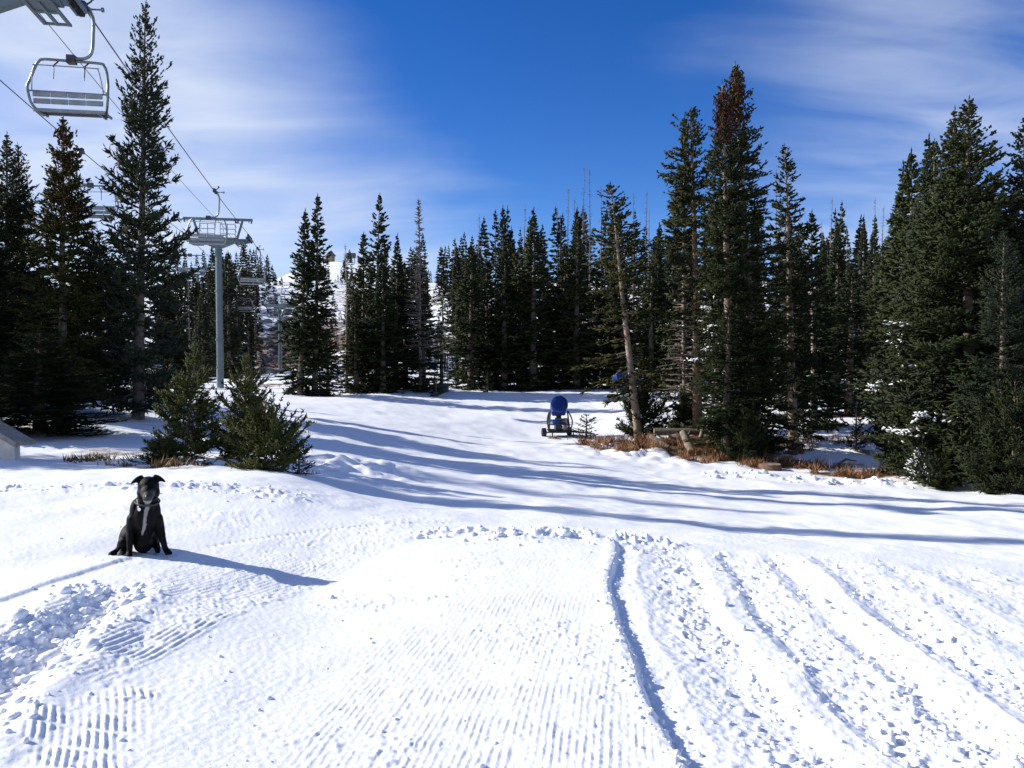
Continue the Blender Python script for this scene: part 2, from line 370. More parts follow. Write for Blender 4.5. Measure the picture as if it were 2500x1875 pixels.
def detail(X, Y):
    """trodden and groomed snow in front of the camera; everything in metres"""
    r = np.hypot(X, Y)
    z = 0.022 * fbm(X * 0.7, Y * 0.7, 3) * sst(1, 3, r)
    far = sst(9, 30, r); md = sst(7.5, 11, r) * (1 - sst(60, 110, r)); z += md * (0.022 * fbm(X * .8 + 9, Y * .8, 4) + .012 * fbm(X * 3.1, Y * 3.1, 2) * sst(-.2, .4, fbm(X * .3, Y * .3 + 7, 2)))
    z += far * (0.10 * fbm(X * 0.16 + 3, Y * 0.16, 4)) + sst(50, 120, r) * 0.8 * fbm(X * 0.05, Y * 0.05, 4)
    near = 1 - sst(9.5, 13, r)
    fwd = near * (Y > 0.3)
    rx = rut_x(Y); sx = swath_x(Y)
    wob = 0.014 * fbm(X * 3.1, Y * 1.1, 2)
    patch = sst(-0.55, 0.15, fbm(X * 0.9 + 8, Y * 0.7 + 2, 3))             # where the combed lines survive
    brk = sst(-0.35, 0.15, fbm(X * 9, Y * 5, 3))
    # middle strip: fine combed lines
    mc = sst(rx, rx - 0.10, X) * sst(-1.0, -0.75, X + 0.12 * (Y - 4)*-1) * sst(7.6, 6.6, Y)
    s = X - 0.15 * (Y - 4) - 0.012 * (Y - 4) ** 2 + wob
    ph = (s / 0.036) % 1.0
    z += fwd * mc * (0.35 + 0.65 * patch) * (.25 + .75 * brk) * (.55 + .45 * sst(-.5, .3, fbm(X * .5 + 3, Y * 2.2, 3))) * 0.0056 * (1 - np.abs(2 * ph - 1)) ** 1.3
    # left strip: deeper combed lines along a curve
    ml = sst(sx, sx - 0.05, X) * sst(sx - 1.35, sx - 1.05, X) * sst(3.85, 4.2, Y) * sst(8.8, 7.6, Y)
    sl_ = X - sx + 0.5 * wob
    ph = (sl_ / 0.046) % 1.0
    lp = sst(-0.45, 0.1, fbm(X * 1.1 + 4, Y * 1.0, 3)); lb = sst(-0.5, -0.05, fbm(X * 7, Y * 6, 3))
    z += fwd * ml * lp * lb * 0.0125 * (1 - np.abs(2 * ph - 1)) ** 1.1
    z += fwd * ml * (1 - lp * lb) * 0.012 * np.abs(fbm(X * 14, Y * 14, 3))
    # behind and left of the dog: faint old lines
    mo = sst(-1.6, -2.2, X) * sst(6.8, 7.4, Y) * sst(11, 9.5, Y)
    ph = ((X * 0.30 + Y * 0.95 + wob) / 0.09) % 1.0
    z += fwd * mo * sst(0.0, 0.4, fbm(X * 0.6 + 1, Y * 0.6 + 5, 3)) * 0.012 * (1 - np.abs(2 * ph - 1))
    # coarse tread marks bottom left
    ur = X / np.maximum(Y, .5)
    nj = fbm(X * 2.6 + 11, Y * 2.6, 3); mt = sst(-.62, -.575, ur + .03 * nj) * sst(-.445, -.485, ur + .035 * nj) * sst(3.0, 3.1, Y) * sst(4.0, 3.7, Y + .22 * nj)
    ph = ((X + 0.48 * (Y - 3.4) + wob) / 0.040) % 1.0; ph2 = ((Y + 0.1 * X + wob) / 0.17) % 1.0
    z += fwd * mt * 0.0095 * sst(0.15, 0.75, 1 - np.abs(2 * ph - 1)) * sst(0.05, 0.3, np.abs(2 * ph2 - 1)) * (.35 + .65 * sst(-.3, .3, fbm(X * 6 + 3, Y * 5, 3) + .1))
    # churned trench on the left
    tx = -2.46 - 0.15 * (Y - 4.03) + 0.05 * fbm(Y * 2.2, Y * 0 + 3, 2)
    me = sst(3.0, 3.4, Y) * sst(5.9, 5.2, Y)
    dd = (X - tx)
    w1, id1 = worley(X * 9 + 0.4 * fbm(X * 6, Y * 6, 2), Y * 9); w2, id2 = worley(X * 21, Y * 21)
    lump = np.clip(0.62 - w1, 0, 1) * (id1 > 0.35) * (0.4 + id1); lump2 = np.clip(0.55 - w2, 0, 1) * (id2 > 0.4)
    z += fwd * me * (-0.07 * np.exp(-(dd / 0.13) ** 2) + 0.035 * np.exp(-((dd + 0.30) / 0.14) ** 2) + 0.03 * np.exp(-((dd - 0.28) / 0.12) ** 2))
    mz = np.exp(-((dd + 0.06) / 0.24) ** 2) * me
    z += fwd * mz * (0.05 * lump + 0.022 * lump2)
    # low thin edge left of the dog
    ex = np.interp(Y, [5.0, 6.5], [-3.36, -2.96]); z += fwd * 0.018 * sst(0.02, -0.02, X - ex) * sst(-0.5, -0.05, X - ex) * sst(5.0, 5.2, Y) * sst(6.5, 6.35, Y)
    # step down into the tracks on the right
    rxe = rx + 0.02 * fbm(X * 0 + 1, Y * 5, 3) + .016 * fbm(X * 0 + 4, Y * 22, 2)
    zr = sst(rxe - 0.012, rxe + 0.03, X)
    ym = sst(8.0, 7.5, Y + 0.06 * (X - 1.0)) 
    z += fwd * ym * (0.012 * np.exp(-((X - rxe + 0.03) / 0.05) ** 2))
    u = X - rx + 0.03 * fbm(X * 1.5, Y * 1.2, 2) + 0.0 * Y
    prof = np.interp(u, [-.2, 0, .04, .12, .22, .36, .52, .68, .80, .92, 1.02, 1.2, 1.36, 1.48, 1.62, 1.76, 1.9, 2.05, 2.3, 2.5, 2.7, 3.0, 3.4, 3.8, 4.5],
                     [0, 0, -.030, -.031, -.022, -.035, -.050, -.05, -.02, -.025, -.055, -.05, -.04, -.06, -.03, -.02, -.05, -.05, -.035, -.05, -.03, -.05, -.035, -.05, -.035])
    z += fwd * ym * zr * prof * (1.2 + .35 * fbm(X * 1.2 + 2, Y * 1.6, 2))
    rough = np.interp(u, [-.02, .03, .12, .3, .42, .7, .78, .9, 1.0, 1.3, 1.42, 1.5, 1.58, 1.74, 1.84, 2.1, 2.3, 2.45, 2.65, 2.75, 3.0, 3.6, 4.5], [.6, .7, .35, .15, 1, 1, .15, .1, 1, .8, .5, 1, .4, .12, 1, .9, .3, .9, .2, .3, .9, .5, .8])
    bands = sst(-0.55, 0.25, fbm(X * 1.8, Y * 1.1 + 3, 3))
    z += fwd * ym * zr * rough * bands * (0.024 * lump + 0.015 * lump2 + 0.008 * fbm(X * 11, Y * 11, 3))
    z += fwd * ym * zr * 0.004 * fbm(X * 16, Y * 16, 3)
    # churned lip where the strip drops over the edge
    ly = 7.9 + 0.25 * fbm(X * 0.9, X * 0 + 7, 2) + 0.12 * (X - 0.8) ** 2 * 0.3
    ml2 = np.exp(-((Y - ly) / 0.18) ** 2) * sst(-1.2, -0.3, X) * sst(2.0, 1.2, X)
    z += fwd * ml2 * (0.035 + 0.10 * lump + 0.03 * lump2)
    # ruffled bank behind the dog to the bushes
    mb = np.exp(-((Y - (9.3 + 0.15 * fbm(X * .8, X * 0, 2))) / 0.22) ** 2) * sst(-1.9, -2.6, X)
    z += fwd * mb * (0.02 + 0.07 * lump)
    # a ski-pole line
    gx = np.array([-2.6, -1.9, -1.35, -0.9, -0.6]); gy = np.array([6.95, 7.75, 8.3, 8.6, 8.8])
    z -= fwd * 0.016 * np.exp(-((Y - np.interp(X, gx, gy)) / 0.016) ** 2) * sst(-2.7, -2.5, X) * sst(-0.5, -0.7, X)
    # scattered scuffs
    sc = sst(0.25, 0.6, fbm(X * 1.3 + 40, Y * 1.3, 4))
    z += fwd * sc * (0.016 * lump2 + 0.010 * lump)
    z += fwd * 0.0022 * fbm(X * 26, Y * 26, 2)
    # churned snow beyond the lip and around the stump bank (further off)
    b2 = np.exp(-(((X + 2.9) / 1.0) ** 2 + ((Y - 15.5) / 1.6) ** 2)) + np.exp(-(((X - 4.4) / 2.2) ** 2 + ((Y - 29) / 2.5) ** 2))
    z += b2 * 0.22 * np.clip(fbm(X * 1.5, Y * 1.5, 4) + 0.1, -0.2, 1)
    # ploughed edge along the foot of the firs
    ey = 23.0 + 0.3 * fbm(X * .5, X * 0, 2) + 0.35 * np.abs(X - 12)*0.2
    z += 0.20 * np.exp(-((Y - ey) / 0.45) ** 2) * sst(4.5, 7, X) * (0.6 + 0.7 * np.clip(fbm(X * 1.6, Y * 1.6, 3), -0.5, 1))
    # bank behind the gun
    z += 0.42 * np.exp(-(((X - 6.0) / 2.2) ** 2 + ((Y - 40.5) / 1.8) ** 2))
    # boulder field roughness on the run under the lift
    bf = np.exp(-(((X + 36) / 12) ** 2 + ((Y - 130) / 35) ** 2)); z += bf * 1.1 * np.clip(fbm(X * .25, Y * .18, 4), -0.3, 1)
    return z
def ground(x, y): return float((macro(x, y) + detail(np.atleast_1d(float(x)), np.atleast_1d(float(y))))[0])

# patches where snow is thin: (X, Y, radius x, radius y, strength)
BARE = [(4.6, 29.4, 2.2, 1.5, .66), (7.2, 28.6, 2.9, 1.9, .76), (9.3, 27.0, 2.6, 1.1, .72), (6.2, 31.8, 3.0, 1.7, .68), (11.0, 25.4, 2.5, .8, .68), (12.8, 24.3, 1.5, .6, .62), (10.5, 30.5, 1.6, 1.1, .58), (2.6, 31.5, 1.6, 1.2, .54), (4.2, 33.5, 1.6, 1.0, .6),
        (16.5, 42, 4, 2.2, .66), (12.0, 46, 3.5, 2.0, .55), (6.9, 45, 2.0, 1.4, .50), (2.3, 33.5, .9, .5, .42), (-5.4, 12.0, 1.1, .6, .55), (-4.2, 11.6, 1.1, .5, .55), (-7, 15, 2.2, 1.4, .5),
        (-10.5, 20, 5, 3, .45), (-7.0, 27.5, .9, .35, .5), (-17.5, 60, 3.0, 2.0, .6), (-20, 56, 3.5, 2, .55), (8, 60, 9, 4, .5), (24, 60, 10, 5, .52), (-8, 62, 10, 3, .48),
        (-36, 140, 20, 45, .64), (-12, 100, 34, 26, .60), (-60, 280, 45, 80, .55), (9.0, 33, 4, 2.2, .62), (13.5, 32.5, 3.5, 2, .56), (14, 28.5, 2, 1.2, .52), (40, 100, 40, 30, .56), (-2, 160, 40, 40, .52), (-30, 200, 30, 40, .53)]
def bare_of(X, Y):
    b = np.zeros_like(X)
    for (x, y, rx, ry, s) in BARE:
        b = np.maximum(b, s * np.exp(-np.clip(((X - x) / rx) ** 2 + ((Y - y) / ry) ** 2, 0, 20) ** 1.5 * 0.6))
    return b

def ring_grid(rs, th, coarse_outer=False):
    TH, RS = np.meshgrid(th, rs)
    X = RS * np.sin(TH); Y = RS * np.cos(TH)
    Z = macro(X, Y) + detail(X, Y)
    if coarse_outer:                                    # the outer row follows the coarser ring that begins there
        n = len(th); ev = np.arange(0, n, 2)
        for k in range(len(ev) - 1):
            i = ev[k] + 1
            for A in (X, Y, Z): A[-1, i] = 0.5 * (A[-1, i - 1] + A[-1, i + 1])
    n, m = RS.shape; idx = np.arange(n * m).reshape(n, m)
    f = np.stack([idx[:-1, :-1], idx[:-1, 1:], idx[1:, 1:], idx[1:, :-1]], -1).reshape(-1, 4)[:, ::-1]
    return np.stack([X, Y, Z], -1).reshape(-1, 3), f, bare_of(X, Y).ravel()
HALF = R(40)
mid = np.linspace(-HALF, HALF, 901); side = np.linspace(HALF, 2 * np.pi - HALF, 81)
thA = np.concatenate([mid, side[1:]]); 
r1 = 1 / np.linspace(1 / 2.4, 1 / 10.5, 560); r0 = np.linspace(0.02, 2.4, 26)[:-1]
r2 = 1 / np.linspace(1 / 10.5, 1 / 75, 300); r3 = 1 / np.linspace(1 / 75, 1 / 900, 90)
gA = ring_grid(np.concatenate([r0, r1]), thA, True); gB = ring_grid(r2, thA[::2], True); gC = ring_grid(r3, thA[::4])
V, Fs, Bs, off = [], [], [], 0
for v, f, b in (gA, gB, gC): V.append(v); Fs.append(f + off); Bs.append(b); off += len(v)
me = np_mesh('snow_ground', np.concatenate(V), Fs, smooth=True, attrs={'bare': np.concatenate(Bs)})
g = link('snow_ground', me, M['snow']); setp(g, 'white groomed snow slope with combed lines, ruts and tree shadows', 'snow', kind='structure')
# ------------------------------------------------------------------ conifers
def spindles(P, D, L, W, rs, flat=False):
    """small tapered twigs of needles from P along D; returns V, F"""
    n = len(P); D = D / np.linalg.norm(D, axis=1, keepdims=True)
    a = rs.normal(size=(n, 3)); U = a - D * (a * D).sum(1, keepdims=True); U /= np.linalg.norm(U, axis=1, keepdims=True); Wv = np.cross(D, U)
    L = L[:, None]; W = W[:, None]
    if flat:
        V = np.stack([P, P + D * L * .4 + U * W, P + D * L, P + D * L * .4 - U * W], 1).reshape(-1, 3)
        b = np.arange(n)[:, None] * 4
        return V, np.concatenate([b + [0, 1, 2], b + [0, 2, 3]])
    c, s = -0.5, 0.866
    M1 = P + D * L * .42
    V = np.stack([P, M1 + U * W, M1 + (U * c + Wv * s) * W, M1 + (U * c - Wv * s) * W, P + D * L], 1).reshape(-1, 3)
    b = np.arange(n)[:, None] * 5
    return V, np.concatenate([b + t for t in ([0, 2, 1], [0, 3, 2], [0, 1, 3], [4, 1, 2], [4, 2, 3], [4, 3, 1])])

def trunk_mesh(name, H, r0, rs, n=9, seg=14, stubs=None, limb=None, kink=0.01):
    mb = MB(); ang = rs.uniform(0, 6.28, 2)
    def axis(t): return Vector((kink * H * math.sin(t * 5 + ang[0]) * t, kink * H * math.sin(t * 4 + ang[1]) * t, t * H))
    pts = [axis(i / seg) for i in range(seg + 1)]; pts[0].z = -0.3
    mb.tube(pts, [r0 * (1.25 if i == 0 else 1) * (1 - 0.96 * (i / seg)) + 0.006 for i in range(seg + 1)], n)
    if limb is not None:
        for (p0, p1, p2, rr) in limb: mb.tube([p0, p1, p2], [rr, rr * .7, rr * .25], 3, cap=False)
    me = bpy.data.meshes.new(name); me.from_pydata(mb.v, [], mb.f); me.update()
    me.polygons.foreach_set('use_smooth', [True] * len(me.polygons))
    return me

def conifer(name, seed, H, Rad, cb=0.06, branches=420, tw=0.03, twl=0.30, prof=0.85, e_low=-18, e_top=45, up=0.35, dens=1.0, sub=2, flat=False, r0=None,
            gap=0.0, limbs=True, side=0.42, irregular=0.3, cone=0.0, snow=0.0, whorl=0.35, spire=0.0):
    """returns dict of meshes: trunk, crown (and cones, snow)"""
    rs = np.random.default_rng(seed)
    nb = branches
    t = cb + (1 - cb) * (np.sort(rs.uniform(0, 1, nb)) ** 0.92)
    if whorl:                                              # gather the branches into layers
        nl = int(nb / 6.5); k = np.round((t - cb) / (1 - cb) * nl) / nl * (1 - cb) + cb; t = np.clip(t * (1 - whorl) + k * whorl, cb, 0.995)
    az = rs.uniform(0, 2 * np.pi, nb)
    tt = (t - cb) / (1 - cb)
    pr = (1 - tt) ** prof * (0.72 + 0.28 * sst(0, 0.18, tt))
    if spire: pr = pr * (1 - spire * sst(0.45, 0.8, tt))
    L = Rad * pr * rs.uniform(1 - irregular * 1.4, 1 + irregular * .6, nb) + 0.05
    lob = 1 + 0.28 * np.sin(az * 2 + t * 9 + seed) * np.sin(t * 23 + seed)    # uneven outline
    L *= lob
    keep = rs.uniform(0, 1, nb) > gap * (1 - tt); t, az, tt, L = t[keep], az[keep], tt[keep], L[keep]; nb = len(t)
    el = np.radians(e_low + (e_top - e_low) * tt ** 1.6 + rs.normal(0, 7, nb))
    dx = np.stack([np.cos(az), np.sin(az)], 1)
    base = np.stack([np.zeros(nb), np.zeros(nb), t * H], 1)
    def pos(b, s):
        l = L[b] * s; z = np.tan(el[b]) * l + up * L[b] * s ** 2.4 * (0.5 + 0.5 * (1 - tt[b])) * 0.6
        return base[b] + np.concatenate([dx[b] * l[:, None], z[:, None]], 1)
    def tan(b, s): 
        d = pos(b, np.minimum(s + 0.05, 1.05)) - pos(b, np.maximum(s - 0.05, 0)); return d / np.linalg.norm(d, axis=1, keepdims=True)
    # twigs
    cnt = np.maximum(3, (L / (twl * 0.30) * dens)).astype(int)
    b = np.repeat(np.arange(nb), cnt); s = rs.uniform(0.14, 1.0, len(b)) ** 0.8
    P = pos(b, s); T = tan(b, s)
    hz = np.stack([-dx[b][:, 1], dx[b][:, 0], np.zeros(len(b))], 1)
    sg = rs.choice([-1, 1], len(b))[:, None]
    D = T * rs.uniform(0.45, 1.1, (len(b), 1)) + hz * sg * rs.uniform(0.4, 1.1, (len(b), 1)) + rs.normal(0, .22, (len(b), 3)); D[:, 2] += 0.06
    Lt = (twl * rs.uniform(.55, 1.25, len(b)) + side * L[b] * (1 - s) * rs.uniform(.3, 1, len(b))) * np.clip(0.16 + 0.84 * (1 - tt[b]) * 2.6, .16, 1)
    D /= np.linalg.norm(D, axis=1, keepdims=True)
    segs = [(P, D, Lt, tw * rs.uniform(.7, 1.3, len(b)))]
    # needles along the branch itself
    ca = np.maximum(2, (L / twl * 1.6)).astype(int); ba = np.repeat(np.arange(nb), ca); sa = rs.uniform(0.1, 1, len(ba)); 
    ba = np.concatenate([ba, np.arange(nb)]); sa = np.concatenate([sa, np.ones(nb) * .97])
    segs.append((pos(ba, sa), tan(ba, sa) + rs.normal(0, .12, (len(ba), 3)), twl * rs.uniform(.7, 1.2, len(ba)) * np.clip(.18 + (1 - tt[ba]) * 2.4, .18, 1), tw * rs.uniform(.8, 1.4, len(ba))))
    # side twigs on long twigs
    for k in range(sub):
        f = rs.uniform(.25, .9, len(b))[:, None]
        D2 = D * .75 + np.cross(D, rs.normal(size=(len(b), 3))) * .75; D2[:, 2] += .1
        segs.append((P + D * Lt[:, None] * f, D2, np.minimum(twl * .85, Lt * .6) * rs.uniform(.6, 1.1, len(b)), tw * .85 * rs.uniform(.7, 1.2, len(b))))
    # leader
    lz = np.linspace(0.955, 1.004, 6) * H; nl_ = len(lz)
    segs.append((np.stack([np.zeros(nl_), np.zeros(nl_), lz], 1), np.tile([0, 0, 1.0], (nl_, 1)) + rs.normal(0, .12, (nl_, 3)), np.full(nl_, twl * .7), np.full(nl_, tw * .55)))
    P, D, Lx, W = [np.concatenate(x) for x in zip(*segs)]
    br = np.clip(0.22 + rs.normal(.12, .17, len(P)) + 0.25 * (pnoise(P[:, 2] * 1.3 + seed, np.arctan2(P[:, 1], P[:, 0]) * 1.6)), 0, 1)
    out = {}
    V, Fc = spindles(P, D, Lx, W, rs, flat)
    out['crown'] = np_mesh(name + '_crown', V, [Fc], smooth=False, attrs={'tint': np.repeat(br, 4 if flat else 5)})
    limb = None
    if limbs:
        ids = np.arange(nb); A = pos(ids, np.zeros(nb)); B_ = pos(ids, np.full(nb, .45)); C = pos(ids, np.full(nb, .85))
        limb = [(Vector(A[i]), Vector(B_[i]), Vector(C[i]), 0.006 + 0.009 * L[i]) for i in range(0, nb, 1 if limbs is True else limbs)]
    r0 = r0 or 0.014 * H + .02
    out['trunk'] = trunk_mesh(name + '_trunk', H, r0, rs, limb=limb, n=7 if flat else 9, seg=8 if flat else 14, kink=0.004)
    if cone:
        n = int(cone * 420); i = rs.choice(np.where((tt > (.62 if H < 10 else .84)) & (tt < .985))[0], n); ss = rs.uniform(.25, .98, n)
        Pc = pos(i, ss) + np.array([0, 0, -.02]) + rs.normal(0, .05, (n, 3)); Dc = np.stack([rs.normal(0, .3, n), rs.normal(0, .3, n), -np.ones(n)], 1)
        V, Fc = spindles(Pc, Dc, rs.uniform(.09, .19, n), np.full(n, .032), rs)
        out['cones'] = np_mesh(name + '_cones', V, [Fc], attrs={'tint': np.repeat(rs.uniform(0, 1, n), 5)})
    if snow:
        cand = np.where((P[:, 2] < H * .45) & (P[:, 2] > H * .10) & (P[:, 0] < -0.15 * Rad))[0]
        msk = pnoise(P[cand, 2] * 2.2, P[cand, 1] * 1.7 + seed) + (-P[cand, 0] / Rad - .65) > (0.55 - snow)
        c = cand[msk]; Pn = P[c] + np.array([0, 0, .025]); Dn = D[c].copy(); Dn[:, 2] *= .5
        V, Fc = spindles(Pn, Dn, Lx[c] * .9, W[c] * 1.15, rs)
        out['snow'] = np_mesh(name + '_snow', V, [Fc])
    out['H'] = H; out['R'] = Rad
    return out

def snag(name, seed, H, r0, n=90, bl=0.7, low=0.15, droop=-10, thick=1.0):
    rs = np.random.default_rng(seed); mb = MB()
    for i in range(n):
        t = low + (0.98 - low) * rs.uniform() ; a = rs.uniform(0, 6.283); l = bl * (1.05 - t) * rs.uniform(.25, 1.2) + .05
        e = math.tan(R(droop + 40 * t + rs.normal(0, 10))); d = Vector((math.cos(a), math.sin(a), 0)); p = Vector((0, 0, t * H))
        q = p + d * l * .5 + Vector((0, 0, e * l * .5)); r_ = p + d * l + Vector((0, 0, e * l * .8)); rr = (0.012 + .006 * rs.uniform()) * thick
        mb.tube([p, q, r_], [rr, rr * .8, rr * .35], 3, cap=False)
        for k in range(3):
            f = rs.uniform(.3, 1); s0 = p + (r_ - p) * f; dd = (d + Vector(rs.normal(0, .7, 3))).normalized(); mb.tube([s0, s0 + dd * l * .3 * rs.uniform(.4, 1.2)], [rr * .55, rr * .25], 3, cap=False)
    me = bpy.data.meshes.new(name); me.from_pydata(mb.v, [], mb.f); me.update()
    return {'trunk': trunk_mesh(name + '_trunk', H, r0, rs, n=7, seg=10, kink=.006), 'limbs': me, 'H': H, 'R': bl}

PR = {}
PR['open'] = conifer('open', 21, 11.5, 1.75, .03, 430, .030, .27, .80, -14, 50, .55, 1.0, 2, irregular=.42, whorl=.75)
PR['cone'] = conifer('cone', 22, 9.5, 1.55, .03, 430, .032, .25, .80, -22, 42, .40, 1.05, 2, cone=2.0, irregular=.35)
PR['dense'] = conifer('dense', 23, 11.5, 2.2, .0, 560, .036, .26, .86, -16, 45, .40, 1.15, 2, snow=.10, irregular=.22)
PR['dense2'] = conifer('dense2', 24, 11.5, 2.0, .0, 480, .036, .26, .86, -18, 48, .42, 1.05, 2, irregular=.28)
PR['narrow'] = conifer('narrow', 25, 15, 1.35, .02, 620, .034, .27, .60, -26, 35, .30, 1.0, 2, irregular=.45, cone=2.2, snow=.22)
PR['narrow2'] = conifer('narrow2', 26, 12, 1.25, .04, 440, .036, .28, .62, -28, 35, .30, .95, 2, irregular=.5, gap=.2)
PR['pine'] = conifer('pine', 27, 12, 1.35, .36, 260, .038, .28, .50, -22, 35, .35, 1.0, 2, irregular=.5, gap=.25)
PR['lean'] = conifer('lean', 28, 9.8, 1.05, r0=.125, cb=.18, branches=210, tw=.036, twl=.28, prof=.55, e_low=-24, e_top=35, up=.30, dens=.85, sub=2, irregular=.6, gap=.45)
PR['mid0'] = conifer('mid0', 31, 12, 1.25, .01, 350, .060, .40, .80, -26, 40, .30, .95, 1, irregular=.45, limbs=False)
PR['mid1'] = conifer('mid1', 32, 12, 1.15, .01, 350, .060, .40, .74, -28, 40, .30, .95, 1, irregular=.5, gap=.15, limbs=False)
PR['mid2'] = conifer('mid2', 33, 12, 1.05, .01, 350, .060, .40, .90, -22, 40, .30, .95, 1, irregular=.45, limbs=False, spire=.35)
PR['far0'] = conifer('far0', 41, 12, 1.25, .05, 200, .10, .5, .75, -26, 35, .25, .8, 0, flat=True, limbs=False, irregular=.45)
PR['far1'] = conifer('far1', 42, 12, 1.10, .08, 190, .10, .5, .70, -28, 35, .25, .8, 0, flat=True, limbs=False, irregular=.5, spire=.3)
PR['far2'] = conifer('far2', 43, 12, 0.95, .12, 170, .10, .5, .62, -28, 35, .25, .8, 0, flat=True, limbs=False, irregular=.55, gap=.2)
PR['tiny'] = conifer('tiny', 44, 12, 1.15, .05, 110, .15, .8, .8, -26, 35, .25, .7, 0, flat=True, limbs=False, irregular=.5)
PR['young'] = conifer('young', 51, 2.4, .95, .0, 150, .017, .15, 1.0, 8, 62, .35, 1.25, 2, irregular=.3, whorl=.6)
PR['young2'] = conifer('young2', 52, 2.2, 1.05, .0, 170, .017, .15, .95, 0, 58, .40, 1.2, 2, irregular=.35, whorl=.6)
PR['young3'] = conifer('young3', 53, 1.2, .95, .0, 150, .016, .14, .60, 4, 55, .40, 1.2, 2, irregular=.35)
PR['seedling'] = conifer('seedling', 54, 1.2, .42, .0, 46, .016, .13, .80, 5, 60, .35, .9, 1, irregular=.4)
PR['snag0'] = snag('snag0', 61, 12, .10, 130, .75); PR['snag1'] = snag('snag1', 62, 12, .12, 60, .5, .3)
PR['bare'] = snag('bare', 63, 12, .12, 320, 1.3, .22, -14, 2.3)

used_label = {}
def plant(proto, bx, d, top, half=None, fol='spruce', bark='bark', topx=None, label=None, group=None, rz=None, name='spruce_tree', world=None, height=None, cat='tree', sink=.06, keep_rot=False):
    """base pixel column bx at distance d, treetop at pixel row top, crown half-width in pixels"""
    p = PR[proto]
    if world is None: w0 = pt(bx, 900, d); x, y = w0.x, w0.y
    else: x, y = world
    z = ground(x, y)
    if height is None: height = pt(bx, top, d).z - z
    sz = height / p['H']; sx = (half / F * d) / p['R'] if half else sz
    o = empty(name, (x, y, z - sink)); o.scale = (sx, sx, sz)
    rz_ = rz if rz is not None else random.uniform(0, 6.28)
    lean = 0.0
    if topx is not None: lean = math.atan((pt(topx, top, d).x - x) / height)
    o.rotation_euler = (0, lean, rz_) if abs(lean) > 1e-4 and False else (0, 0, rz_)
    if abs(lean) > 1e-4: o.rotation_euler = (Matrix.Rotation(lean, 4, 'Y') @ Matrix.Rotation(rz_, 4, 'Z')).to_euler()
    def part(nm, key, m):
        me_ = p[key]
        mm = me_
        c = bpy.data.objects.new(nm, me_); col.objects.link(c); c.parent = o
        if not me_.materials: me_.materials.append(m)
        c.material_slots[0].link = 'OBJECT'; c.material_slots[0].material = m
        return c
    part('trunk', 'trunk', M[bark])
    if 'crown' in p: part('crown', 'crown', M[fol])
    if 'limbs' in p: part('limbs', 'limbs', M['dead'])['kind'] = 'stuff'
    if 'cones' in p and fol != 'far': part('cones', 'cones', M['cones'])['kind'] = 'stuff'
    if 'snow' in p and fol != 'far': part('snow_tufts', 'snow', M['snow_plain'])['kind'] = 'stuff'
    setp(o, label, cat, group)
    return o
random.seed(3)

# left group
plant('cone', 150, 21, 288, 128, 'olive', topx=155, rz=0.5, label='spruce with brown cones at its top, under the nearest lift chair')
plant('open', 335, 22, 8, 128, 'blue', topx=355, rz=1.0, label='tallest blue-green spruce left of the first lift tower')
plant('dense2', 12, 26, 326, 130, 'spruce', topx=18, rz=2.0, label='dark spruce cut off by the left edge of the photo')
plant('open', 62, 27, 352, 90, 'spruce', topx=44, rz=4.0, label='thin-topped dark spruce just right of the leftmost tree')
plant('dense2', 408, 30, 640, 78, 'spruce', rz=3.3, label='lower dark spruce between the tallest left spruce and the first tower')
plant('dense', 245, 27, 560, 150, 'spruce', rz=3.0, label='bluish spruce filling the gap between the two tall left spruces')
plant('dense2', 95, 17.5, 800, 190, 'spruce', rz=.3, label='low dark spruce behind the plywood panel at the left')
plant('dense', -90, 22, 300, 200, 'spruce', rz=.9, label='big dark spruce mostly beyond the left edge')
plant('young', 448, 14.0, 838, 90, 'young', topx=478, rz=.4, label='young spruce with tall pale leaders behind the dog', name='young_spruce')
plant('young2', 590, 14.4, 868, 88, 'young', topx=602, rz=1.4, label='dark young spruce in the middle of the bush clump', name='young_spruce')
plant('young3', 668, 12.0, 1000, 104, 'young', topx=645, rz=.1, label='wide low spruce at the right end of the bush clump', name='young_spruce')
plant('young3', 400, 13.0, 1070, 70, 'young', rz=2.1, label='flat spreading little spruce nearest the dog', name='young_spruce')
plant('seedling', 415, 11.9, 1122, 26, 'olive', rz=.1, label='tiny yellow-green seedling in front of the bush clump', name='spruce_seedling')
plant('seedling', 495, 12.0, 1100, 30, 'olive', rz=.9, label='brownish small seedling between the bushes in the snow', name='spruce_seedling')
plant('seedling', 728, 12.6, 1080, 40, 'spruce', rz=1.9, label='seedling at the right foot of the wide low bush', name='spruce_seedling')
# middle distance, left of the run
plant('mid0', 732, 48, 515, 50, 'spruce', topx=746, rz=1, label='left stem of the dark twin spruces right of the lift line')
plant('mid1', 768, 48.5, 480, 48, 'spruce', topx=776, rz=2, label='taller right stem of the dark twin spruces by the lift line')
plant('mid0', 800, 50, 800, 36, 'spruce', label='short spruce at the foot of the twin spruces')
plant('snag0', 846, 53, 590, 30, bark='pale_bark', label='thin pale bare trunk left of the central clump')
plant('mid1', 885, 55, 572, 48, 'spruce', topx=888, label='left spruce of the central clump')
plant('mid1', 918, 54, 478, 44, 'spruce', topx=927, bark='pale_bark', label='tallest slender spruce of the central clump')
plant('mid2', 965, 56, 575, 42, 'spruce', topx=970, label='pointed spruce at the right of the central clump')
plant('mid0', 935, 53, 640, 52, 'spruce', label='full spruce in front of the central clump')
plant('mid0', 990, 57, 640, 48, 'spruce', label='spruce between the central clump and the bare tree')
plant('bare', 1027, 54, 478, 52, bark='dead', topx=1022, label='dead brown spruce with bare twigs against the sky')
plant('mid2', 1033, 54.5, 650, 46, 'spruce', label='green spruce behind the foot of the dead brown one')
